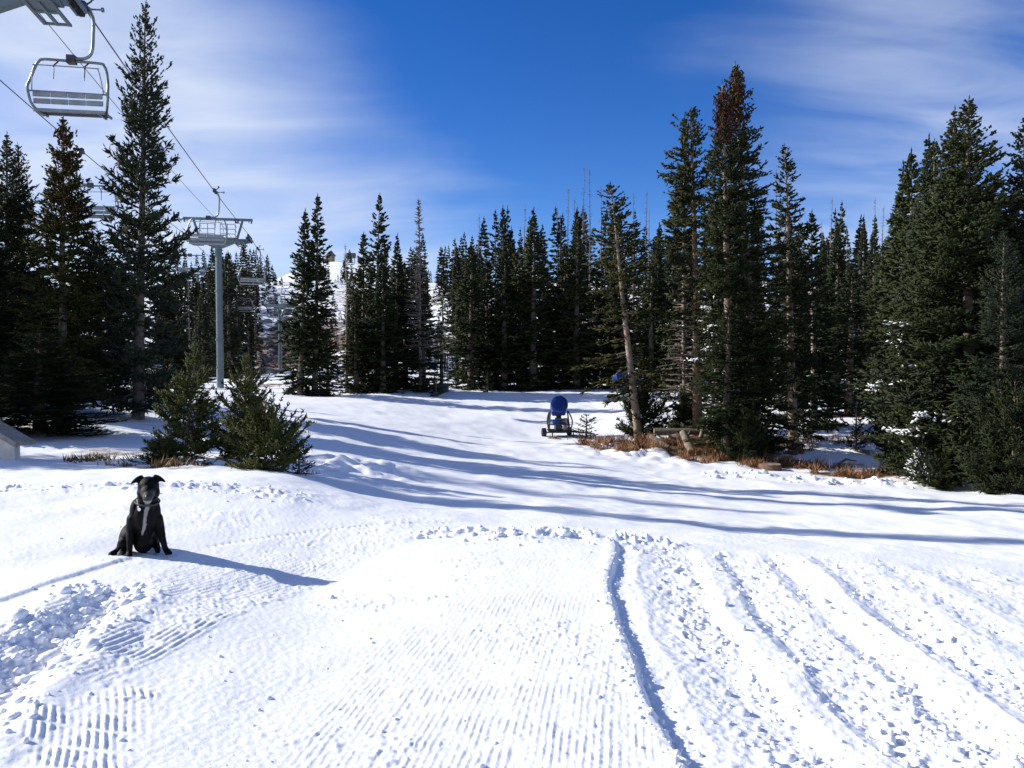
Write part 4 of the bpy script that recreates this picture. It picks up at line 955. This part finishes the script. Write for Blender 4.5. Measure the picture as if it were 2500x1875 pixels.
p = pt(1512, 950, 56.5); make_gun((p.x, p.y, ground(p.x, p.y) - .25), R(24), 'second blue-covered snow gun at the edge of the wood', .95)

# ------------------------------------------------------------------ dog
def make_dog(loc, rz):
    d = empty('dog', loc, rz); d.scale = (.88, .95, 1.0); U = .000433
    def q(cx, cy, y): return Vector(((cx - 700) * U, y, (1560 - cy) * U))
    mb = MB()
    def cap(pts, rads):
        for i in range(len(pts) - 1):
            a, b = Vector(pts[i]), Vector(pts[i + 1]); n = max(2, int((b - a).length / .012))
            for k in range(n + 1):
                t = k / n; r_ = rads[i] * (1 - t) + rads[i + 1] * t; mb.ellipsoid(a.lerp(b, t), (r_, r_, r_), n=14, m=9)
    # trunk of the body: rump on the snow behind, chest forward and up
    cap([(-.02, .25, .105), (-.01, .17, .15), (.003, .075, .24), (.012, .0, .325), (.028, -.01, .40)], [.100, .106, .102, .098, .088])
    mb.ellipsoid((.012, -.030, .305), (.108, .075, .14), n=20, m=14)                                  # chest
    mb.ellipsoid((-.072, .0, .33), (.050, .065, .12), n=16, m=12); mb.ellipsoid((.094, .0, .325), (.050, .065, .12), n=16, m=12)  # shoulders
    mb.ellipsoid((-.01, .05, .10), (.090, .12, .10), n=18, m=12)                                     # belly
    cap([(.022, .0, .38), (.033, -.012, .45), (.043, -.035, .52)], [.100, .092, .080])             # neck
    # head
    mb.ellipsoid((.043, -.052, .552), (.092, .092, .082), n=22, m=16)
    mb.ellipsoid((.043, -.118, .518), (.066, .066, .060), n=18, m=12)
    cap([(.043, -.12, .507), (.040, -.190, .480)], [.052, .042])
    mb.ellipsoid((.040, -.165, .462), (.040, .048, .022), n=14, m=10)
    for s_ in (-1, 1): mb.ellipsoid((.043 + s_ * .056, -.070, .508), (.042, .056, .052), n=14, m=10)  # cheeks
    mb.ellipsoid((.008, .01, .20), (.085, .085, .11), n=16, m=12)
    # ears: upright base folding out and over at the tip
    for s_ in (-1, 1):
        bx = .043 + s_ * .050
        for k in range(15):
            t = k / 14; hh = .034 * (1 - t) ** .8 + .006
            mb.ellipsoid((bx + s_ * .088 * t, -.035 - .035 * t, .608 + .012 * math.sin(t * 2.4) - .030 * t * t), (.012, .0125, hh), n=10, m=8)
    # front legs
    cap([(-.095, -.01, .29), (-.112, .0, .215), (-.118, -.045, .125), (-.120, -.055, .06), (-.123, -.062, .028)], [.052, .042, .031, .026, .027])
    cap([(.112, -.01, .28), (.132, -.005, .205), (.155, -.05, .12), (.172, -.065, .06), (.186, -.075, .030)], [.052, .043, .031, .026, .027])
    for (x, y, dx) in ((-.126, -.085, -.1), (.198, -.098, .35)):                                    # paws with toes
        mb.ellipsoid((x, y + .012, .022), (.032, .042, .022), n=14, m=10)
        for k in range(4):
            o = (k - 1.5) * .0155; mb.ellipsoid((x + o + dx * .02, y - .026 + abs(o) * .5, .015), (.0095, .018, .0135), n=10, m=8)
    # hind legs folded beside the body
    mb.ellipsoid((-.155, .105, .135), (.062, .115, .105), Matrix.Rotation(R(18), 3, 'Y'), n=20, m=14); mb.ellipsoid((.085, .13, .12), (.055, .115, .10), n=18, m=12)
    cap([(-.180, .03, .10), (-.205, .05, .06), (-.215, .10, .035)], [.046, .032, .030])
    cap([(-.215, .10, .032), (-.250, .03, .026), (-.275, -.01, .022)], [.028, .026, .026])
    cap([(-.165, .05, .04), (-.195, -.01, .025), (-.205, -.035, .02)], [.03, .025, .024])
    for k in range(3): mb.ellipsoid((-.285 + k * .014, -.03 + .003 * k, .014), (.009, .018, .012), n=8, m=6)
    cap([(.10, .06, .05), (.11, .0, .03), (.112, -.02, .025)], [.034, .028, .026])
    cap([(-.02, .34, .05), (-.05, .42, .03), (-.11, .48, .022), (-.18, .50, .02)], [.032, .024, .018, .010])  # tail
    me_ = bpy.data.meshes.new('dog_raw'); me_.from_pydata(mb.v, [], mb.f)
    tmp = bpy.data.objects.new('tmp', me_); col.objects.link(tmp)
    rm = tmp.modifiers.new('r', 'REMESH'); rm.mode = 'VOXEL'; rm.voxel_size = .0062
    sm = tmp.modifiers.new('s', 'CORRECTIVE_SMOOTH') if False else tmp.modifiers.new('s', 'SMOOTH'); sm.factor = .5; sm.iterations = 5
    bpy.context.view_layer.update()
    me2 = bpy.data.meshes.new_from_object(tmp.evaluated_get(bpy.context.evaluated_depsgraph_get())); bpy.data.objects.remove(tmp)
    me2.name = 'dog_body'; me2.polygons.foreach_set('use_smooth', [True] * len(me2.polygons))
    n = len(me2.vertices); co = np.empty(n * 3, dtype=np.float32); me2.vertices.foreach_get('co', co); co = co.reshape(-1, 3)
    x, y, z = co.T; wht = np.zeros(n)
    cxs = np.interp(z, [.17, .25, .31, .36, .40, .44], [-.015, .008, .012, .022, .035, .035]); hw = np.interp(z, [.165, .19, .25, .30, .36, .40, .43, .46], [.0, .009, .014, .012, .016, .018, .022, .036])
    jag = .005 * pnoise(z * 60, x * 40)
    wht = np.maximum(wht, sst(hw + .003, hw - .003, np.abs(x - cxs) + jag) * (y < .03) * (z < .46) * (z > .165))
    wht = np.maximum(wht, .55 * sst(.474, .462, z) * (y < -.11) * (z > .42) * (y > -.3) * (z > .42))
    wht = np.maximum(wht, .16 * sst(.055, .02, np.abs(z - .50)) * (y < -.14))
    wht = np.maximum(wht, .12 * np.exp(-(((x + .005) / .016) ** 2 + ((z - .53) / .028) ** 2)) * (y < -.08))
    wht = np.maximum(wht, .75 * (z < .045) * (x < -.18) * (x > -.222) * (y < .01))
    a_ = me2.attributes.new('white', 'FLOAT', 'POINT'); a_.data.foreach_set('value', wht.astype(np.float32))
    m = bpy.data.materials.new('black_fur'); m.use_nodes = True; t = m.node_tree; b = t.nodes['Principled BSDF']
    b.inputs['Roughness'].default_value = .5; b.inputs['Specular IOR Level'].default_value = .10; b.inputs['Sheen Weight'].default_value = .0
    at = t.nodes.new('ShaderNodeAttribute'); at.attribute_name = 'white'
    mix = t.nodes.new('ShaderNodeMix'); mix.data_type = 'RGBA'; mix.inputs['A'].default_value = (.0045, .0038, .004, 1); mix.inputs['B'].default_value = (.30, .28, .27, 1)
    t.links.new(at.outputs['Fac'], mix.inputs['Factor']); t.links.new(mix.outputs['Result'], b.inputs['Base Color'])
    tcn = t.nodes.new('ShaderNodeTexCoord'); mpn = t.nodes.new('ShaderNodeMapping'); mpn.inputs['Scale'].default_value = (260, 260, 60); nn = t.nodes.new('ShaderNodeTexNoise'); nn.inputs['Scale'].default_value = 1.0; nn.inputs['Detail'].default_value = 3
    t.links.new(tcn.outputs['Object'], mpn.inputs[0]); t.links.new(mpn.outputs[0], nn.inputs['Vector'])
    bp = t.nodes.new('ShaderNodeBump'); bp.inputs['Strength'].default_value = .55; bp.inputs['Distance'].default_value = .006; t.links.new(nn.outputs[0], bp.inputs['Height']); t.links.new(bp.outputs[0], b.inputs['Normal'])
    link('body', me2, m, d)
    gl = mat('dog_eye', (.02, .012, .008), .08, 0, .6); ns = mat('dog_nose', (.012, .012, .013), .3, 0, .5, bump=(300, .3, .001))
    for s_ in (-1, 1): MB().ellipsoid((.043 + s_ * .034, -.142, .540), (.0115, .0115, .0115), n=12, m=8).build('eye', gl, d)
    MB().ellipsoid((.039, -.228, .492), (.021, .013, .016), n=14, m=10).ellipsoid((.039, -.220, .502), (.017, .013, .011), n=12, m=8).build('nose', ns, d)
    cl = MB().tube([(.030 + .103 * math.cos(a), -.008 + .102 * math.sin(a), .430 + .022 * math.sin(a) - .006 * math.cos(a)) for a in [2 * math.pi * k / 28 for k in range(28)]], .0085, 8, closed=True).build('collar', M['collar'], d)
    tg = MB().tube([(-.050, -.092, .462), (-.046, -.098, .425)], .004, 6).tube([(-.042, -.106, .412), (-.040, -.110, .385)], .007, 8).build('leash_clip', M['silver'], cl)
    MB().tube([(-.034, -.112, .384), (-.034, -.117, .384)], .013, 12).build('tag', M['silver'], cl)
    setp(d, 'black dog with a white chest blaze and grey muzzle sitting on the snow', 'dog'); return d
p = pt(353, 1356, 6.6); gz = ground(p.x, p.y)
make_dog((p.x, p.y, gz - .006), R(22))

# ------------------------------------------------------------------ plywood box at the left edge
p = pt(20, 1122, 13.4); gz = ground(p.x, p.y); sh = empty('plywood_panel', (p.x, p.y, gz - .06), R(-25))
MB().add([(-1.1, 0, 0), (.16, 0, 0), (.16, 0, .36), (-1.1, 0, .80), (-1.1, .04, 0), (.16, .04, 0), (.16, .04, .36), (-1.1, .04, .80)], [(0, 1, 2, 3), (7, 6, 5, 4), (0, 4, 5, 1), (1, 5, 6, 2), (2, 6, 7, 3), (3, 7, 4, 0)]).build('front_panel', M['plywood'], sh, smooth=False)
MB().box((.14, .07, .17), (.04, .05, .34)).build('stiffener', M['plywood'], sh, smooth=False)
sl_a = math.atan2(.44, 1.26)
MB().box((-.36, .05, .605), (1.62, .30, .05), Matrix.Rotation(sl_a, 3, 'Y')).build('lid', M['grey_board'], sh, smooth=False)
MB().box((-.36, -.125, .60), (1.62, .04, .085), Matrix.Rotation(sl_a, 3, 'Y')).build('edge_board', M['grey_board'], sh, smooth=False)
setp(sh, 'pale plywood panel capped by a sloping grey board at the left edge', 'panel')

# ------------------------------------------------------------------ pipe rack at the back of the piste
p = pt(1078, 948, 55); gz = ground(p.x, p.y); rk = empty('pipe_rack', (p.x, p.y, gz))
MB().tube([(0, 0, -.1), (0, 0, 2.55)], .12, 10).build('post', M['black_paint'], rk)
MB().box((0, 0, 2.52), (1.15, .5, .06)).build('top_plate', M['darkmetal'], rk, smooth=False)
for i, (a, b, l) in enumerate([(-.45, -.40, 1.0), (-.3, -.26, 1.3), (.25, .22, 1.1), (.42, .40, .9), (-.16, -.2, .7)]): MB().tube([(a, -.15, 2.49), (b, -.15, 2.49 - l)], .035, 6).build('hanging_hose', M['rubber'], rk)
for a, b in ((-.55, -.35), (.5, .28), (.2, .16)): MB().tube([(a, -.3, 0), (b, -.05, 2.45)], .024, 6).build('stay', M['steel'], rk)
MB().box((-.05, -.1, .28), (.95, .7, .56)).build('valve_box', M['seat_dark'], rk, smooth=False, bevel=.03)
setp(rk, 'dark post with hanging hoses and a valve box at the back of the piste', 'rack')

# ------------------------------------------------------------------ lodge and top station on the hill
p = pt(806, 648, 475); gz = ground(p.x, p.y); lo = empty('lodge', (p.x, p.y, gz - .5), R(24)); lo.scale = (.55, .55, .55)
MB().box((0, 0, 3.6), (8, 9, 7.2)).build('wall', M['logwall'], lo, smooth=False)
rf = MB().add([(-5, -5.2, 7.0), (0, -5.2, 12.4), (5, -5.2, 7.0), (-5, 5.2, 7.0), (0, 5.2, 12.4), (5, 5.2, 7.0), (-5, -5.2, 6.4), (5, -5.2, 6.4), (-5, 5.2, 6.4), (5, 5.2, 6.4)],
              [(0, 1, 4, 3), (1, 2, 5, 4), (0, 6, 7, 2, 1), (3, 4, 5, 9, 8), (0, 3, 8, 6), (2, 7, 9, 5), (6, 8, 9, 7)]).build('roof', M['shingle'], lo, smooth=False)
for x in (-2, 2):
    wn_ = MB().box((x, -4.55, 5.0), (1.4, .1, 1.6)).build('window', M['grey_board'], lo, smooth=False); MB().box((x, -4.63, 5.0), (1.1, .08, 1.3)).build('pane', M['glass'], wn_, smooth=False)
MB().box((0, -4.55, 2.2), (1.3, .1, 2.6)).build('door', M['grey_board'], lo, smooth=False)
setp(lo, 'small brown lodge with a dark gabled roof on the hilltop', 'building')
p = pt(857, 645, 470); gz = ground(p.x, p.y); ts = empty('lift_station', (p.x, p.y, gz - .5), R(10)); ts.scale = (.5, .5, .6)
MB().box((0, 0, 2.5), (3, 4, 5)).build('base', M['logwall'], ts, smooth=False); MB().box((0, 0, 7.3), (11, 7, 4.6)).build('housing', M['shingle'], ts, bevel=.8, smooth=False)
for x in (-4, 4): MB().tube([(x, 0, 0), (x, 0, 5.2)], .4, 8).build('column', M['steel'], ts)
setp(ts, 'dark top station of the lift right of the lodge', 'building')

# ------------------------------------------------------------------ logs, stumps, roots by the dry bank
def log(a, b, r_, label, m='log', name='log', bend=.04):
    a, b = Vector(a), Vector(b); o = empty(name, a); n = 9; rs = random.Random(label)
    dirv = b - a; pts = [dirv * (k / n) + Vector((rs.uniform(-1, 1), rs.uniform(-1, 1), rs.uniform(-1, 1))) * bend * r_ for k in range(n + 1)]
    MB().tube(pts, [r_ * (1 - .18 * k / n) * rs.uniform(.94, 1.06) for k in range(n + 1)], 12, cap=False).build('bark', M[m], o)
    u = dirv.normalized()
    for e, s_ in ((Vector((0, 0, 0)), -1), (dirv, 1)): MB().tube([e - u * .01 * s_, e + u * .004 * s_], r_ * (.99 if s_ < 0 else .80), 12).build('cut_end', M['cut'], o)
    setp(o, label, 'log', 'logs on the dry bank'); return o
def on(px, d, h): q_ = pt(px, 900, d); return Vector((q_.x, q_.y, ground(q_.x, q_.y) + h))
log(on(1632, 28.9, .10), on(1590, 29.3, .50), .11, 'pale sawn log propped up on the dry bank')
log(on(1598, 30.4, .42), on(1730, 30.2, .46), .14, 'dark long log lying along the top of the dry bank', 'bark')
log(on(1690, 28.5, .10), on(1668, 29.0, .55), .15, 'thick broken grey log leaning toward the piste')
log(on(1712, 29.6, .3), on(1724, 29.4, .95), .08, 'short splintered pale branch upright by the tallest trees')
log(on(1900, 27.3, .12), on(1935, 27.6, .10), .06, 'thin grey log in the grass under the single spruce')
log(on(1610, 29.9, .25), on(1700, 30.0, .20), .07, 'thin stick lying below the long dark log', 'bark')
log(on(2090, 29.6, .06), on(2130, 28.6, .12), .07, 'dark fallen branch on the snow of the right clearing', 'bark')
st_ = on(1882, 26.0, -.08); so = empty('stump', st_)
MB().tube([(0, 0, -.1), (0, 0, .10), (0, 0, .26)], [.42, .36, .34], 14, cap=False).build('bark', M['orange_bark'], so); MB().tube([(0, 0, .20), (0, 0, .255)], .335, 14).build('cut_top', M['log'], so)
setp(so, 'low sawn stump at the edge of the piste', 'stump')
rt = on(1655, 30.0, -.05); ro = empty('root_plate', rt); rs = random.Random(9)
for k in range(22):
    a = rs.uniform(0, math.pi * 2); e = rs.uniform(.15, 1.2); l = rs.uniform(.4, 1.0); d_ = Vector((math.cos(a) * math.cos(e), math.sin(a) * math.cos(e) * .6, math.sin(e)))
    p1 = d_ * l * .5 + Vector((rs.uniform(-.1, .1), 0, rs.uniform(-.05, .1))); MB().tube([(0, 0, .12), p1, p1 + (d_ + Vector((rs.uniform(-.6, .6), rs.uniform(-.5, .5), rs.uniform(-.8, .2)))) * l * .5], [.09, .055, .018], 6).build('root', M['bark'], ro)
MB().ellipsoid((0, .05, .22), (.42, .3, .3), n=12, m=8).build('root_crown', M['bark'], ro)
setp(ro, 'tangle of upturned roots between the logs', 'roots')
sk = on(2040, 26.8, .02); setp(MB().tube([sk, sk + Vector((.5, .3, .2)), sk + Vector((.9, .4, .12))], [.05, .04, .015], 7).build('fallen_branch', M['log']), 'bent bare branch lying in the grass on the right', 'branch')

# ------------------------------------------------------------------ rocks on the run under the lift
bmr = bmesh.new(); bmesh.ops.create_icosphere(bmr, subdivisions=2, radius=1.0)
for v in bmr.verts: v.co *= 1 + .28 * float(pnoise(v.co.x * 1.7 + v.co.z, v.co.y * 1.7 - v.co.z))
mer = bpy.data.meshes.new('rock'); bmr.to_mesh(mer); bmr.free()
random.seed(21); rk_n = 0
for _ in range(400):
    px = random.uniform(520, 745); d = random.uniform(86, 190)
    w0 = pt(px, 900, d)
    if abs(w0.x - (line_x(d) - 2.1)) > 12: continue
    s = random.uniform(.35, 1.15); z = ground(w0.x, w0.y)
    o = link('rock', mer, M['rock']); o.location = (w0.x, w0.y, z + s * .05); o.scale = (s * random.uniform(.8, 1.5), s, s * random.uniform(.45, .75)); o.rotation_euler = (random.uniform(-.3, .3), random.uniform(-.3, .3), random.uniform(0, 6.28))
    setp(o, 'dark rock among the boulders on the snow under the lift', 'rock', 'boulders under the lift'); rk_n += 1
    if rk_n > 110: break

# ------------------------------------------------------------------ dry grass and snow clods
def grass(n, zones, name, label, seed, hgt=(.10, .55)):
    rs = np.random.default_rng(seed); Ps = []
    for (x, y, rx, ry, k) in zones:
        m = int(n * k); a = rs.uniform(0, 6.283, m); r_ = np.sqrt(rs.uniform(0, 1, m)); cx = x + np.cos(a) * r_ * rx; cy = y + np.sin(a) * r_ * ry
        ok = fbm(cx * 1.2 + 5, cy * 1.9, 3) > .16; Ps.append(np.stack([cx[ok], cy[ok]], 1))
    P = np.concatenate(Ps); Z = macro(P[:, 0], P[:, 1]) + detail(P[:, 0], P[:, 1]); B = 9
    P3 = np.repeat(np.column_stack([P, Z - .02]), B, 0); P3[:, :2] += rs.normal(0, .05, (len(P3), 2)); m = len(P3)
    tilt = rs.normal(0, .42, (m, 2)) + np.repeat(rs.normal(0, .3, (len(P), 2)), B, 0); h = np.repeat(hgt[0] + (hgt[1] - hgt[0]) * rs.uniform(0, 1, len(P)) ** 1.8, B) * rs.uniform(.5, 1.1, m); D = np.column_stack([tilt, np.ones(m)])
    V, Fc = spindles(P3, D, h, np.full(m, .011), rs, flat=True)
    o = link(name, np_mesh(name, V, [Fc], attrs={'tint': np.repeat(np.clip(rs.normal(.15, .2, m) + np.repeat(rs.uniform(0, .75, len(P)), B), 0, 1), 4)}), M['grass']); setp(o, label, 'grass', kind='stuff')
grass(620, [(4.4, 29.3, 1.6, 1.2, 1.0), (4.4, 32.5, 1.3, 1.0, .6), (3.0, 31.2, .8, .6, .3), (6.6, 29.2, 1.8, .9, .8), (6.9, 27.6, 1.6, .8, .9), (8.6, 26.6, 1.8, .7, 1.0), (10.9, 25.3, 1.7, .6, .8), (12.4, 24.4, 1.0, .5, .5), (6.0, 31.0, 2.0, 1.0, .7), (9.6, 29.6, 1.3, .9, .7), (9.5, 32.5, 3.0, 1.6, .9), (13.5, 32, 2.4, 1.3, .7)], 'dry_grass', 'tan dry grass on the bank below the tallest trees', 1)
grass(260, [(16.2, 41.5, 3.0, 1.6, 1.4), (11.5, 44, 2.4, 1.2, .6), (6.6, 43, 1.6, .8, .5)], 'dry_grass', 'rusty dry grass at the back of the right clearing', 2, (.15, .5))
grass(110, [(-5.6, 12.2, .8, .25, .7), (-4.6, 12.0, .7, .2, .5), (-7.0, 13.6, 1.0, .4, .8), (-4.0, 11.9, .5, .2, .4)], 'dry_grass', 'dry grass stalks at the foot of the bushes behind the dog', 3, (.08, .26))
grass(60, [(-7.0, 27.0, .55, .15, .8), (2.0, 35, .5, .2, .5), (3.0, 33.2, .5, .2, .5), (-17.5, 59, 2.2, 1, 1.5), (3.1, 31, .35, .2, .5)], 'dry_grass', 'little dry tufts poking through the open snow', 4, (.08, .25))

def clods(n, seed):
    rs = np.random.default_rng(seed); bm_ = bmesh.new(); bmesh.ops.create_icosphere(bm_, subdivisions=1, radius=1.0)
    ico = np.array([v.co[:] for v in bm_.verts]); tri = np.array([[v.index for v in f.verts] for f in bm_.faces]); bm_.free()
    pos_, sz = [], []
    def addp(x, y, s): pos_.append(np.stack([x, y], 1)); sz.append(s)
    m = int(n * .55); Y = 1 / rs.uniform(1 / 7.7, 1 / 2.9, m); b = rs.choice([.50, .60, .68, 1.02, 1.12, 1.28, 1.45, 1.54, 1.92, 2.02, 2.12, 2.5, 3.0, 3.4], m); X = rut_x(Y) + b + rs.normal(0, .07, m); addp(X, Y, rs.gamma(1.15, .0070, m) + .003)
    m = int(n * .07); Y = 1 / rs.uniform(1 / 7.6, 1 / 2.9, m); addp(rut_x(Y) + rs.normal(.0, .05, m), Y, rs.gamma(1.5, .005, m) + .003)
    m = int(n * .12); Y = rs.uniform(3.2, 5.7, m); addp(-2.50 - .15 * (Y - 4.03) + rs.normal(0, .17, m), Y, rs.gamma(1.8, .009, m) + .005)
    m = int(n * .06); X = rs.uniform(-.9, 1.6, m); addp(X, 7.9 + rs.normal(0, .2, m) + .25 * fbm(X * .9, X * 0 + 7, 2), rs.gamma(1.3, .012, m) + .005)
    m = int(n * .045); X = rs.uniform(-6.5, -2.3, m); addp(X, 9.3 + rs.normal(0, .25, m), rs.gamma(1.6, .009, m) + .005)
    m = int(n * .05); Y = 1 / rs.uniform(1 / 9.0, 1 / 2.8, m); addp(rs.uniform(-.55, .35, m) * Y, Y, rs.gamma(1.1, .0045, m) + .003)
    m = int(n * .04); X = rs.uniform(5.5, 14.5, m); addp(X, 23.0 + .07 * np.abs(X - 12) + rs.normal(0, .35, m), np.minimum(rs.gamma(1.6, .03, m) + .02, .16))
    P = np.concatenate(pos_); S = np.concatenate(sz); Z = macro(P[:, 0], P[:, 1]) + detail(P[:, 0], P[:, 1]); n_ = len(P)
    sc_ = S[:, None] * rs.uniform(.65, 1.35, (n_, 3)); sc_[:, 2] *= .75
    V = ico[None] * (1 + rs.normal(0, .13, (n_, len(ico), 1))) * sc_[:, None, :]; a = rs.uniform(0, 6.28, n_); c, s = np.cos(a)[:, None], np.sin(a)[:, None]
    V = np.stack([V[..., 0] * c - V[..., 1] * s, V[..., 0] * s + V[..., 1] * c, V[..., 2]], -1) + np.column_stack([P, Z + S * .05])[:, None, :]
    Fc = (tri[None] + (np.arange(n_) * len(ico))[:, None, None]).reshape(-1, 3)
    o = link('snow_clods', np_mesh('snow_clods', V.reshape(-1, 3), [Fc], smooth=True), M['snow_plain']); setp(o, 'loose crumbs and clods of snow along the tracks', 'snow clods', kind='stuff')
clods(3600, 12)
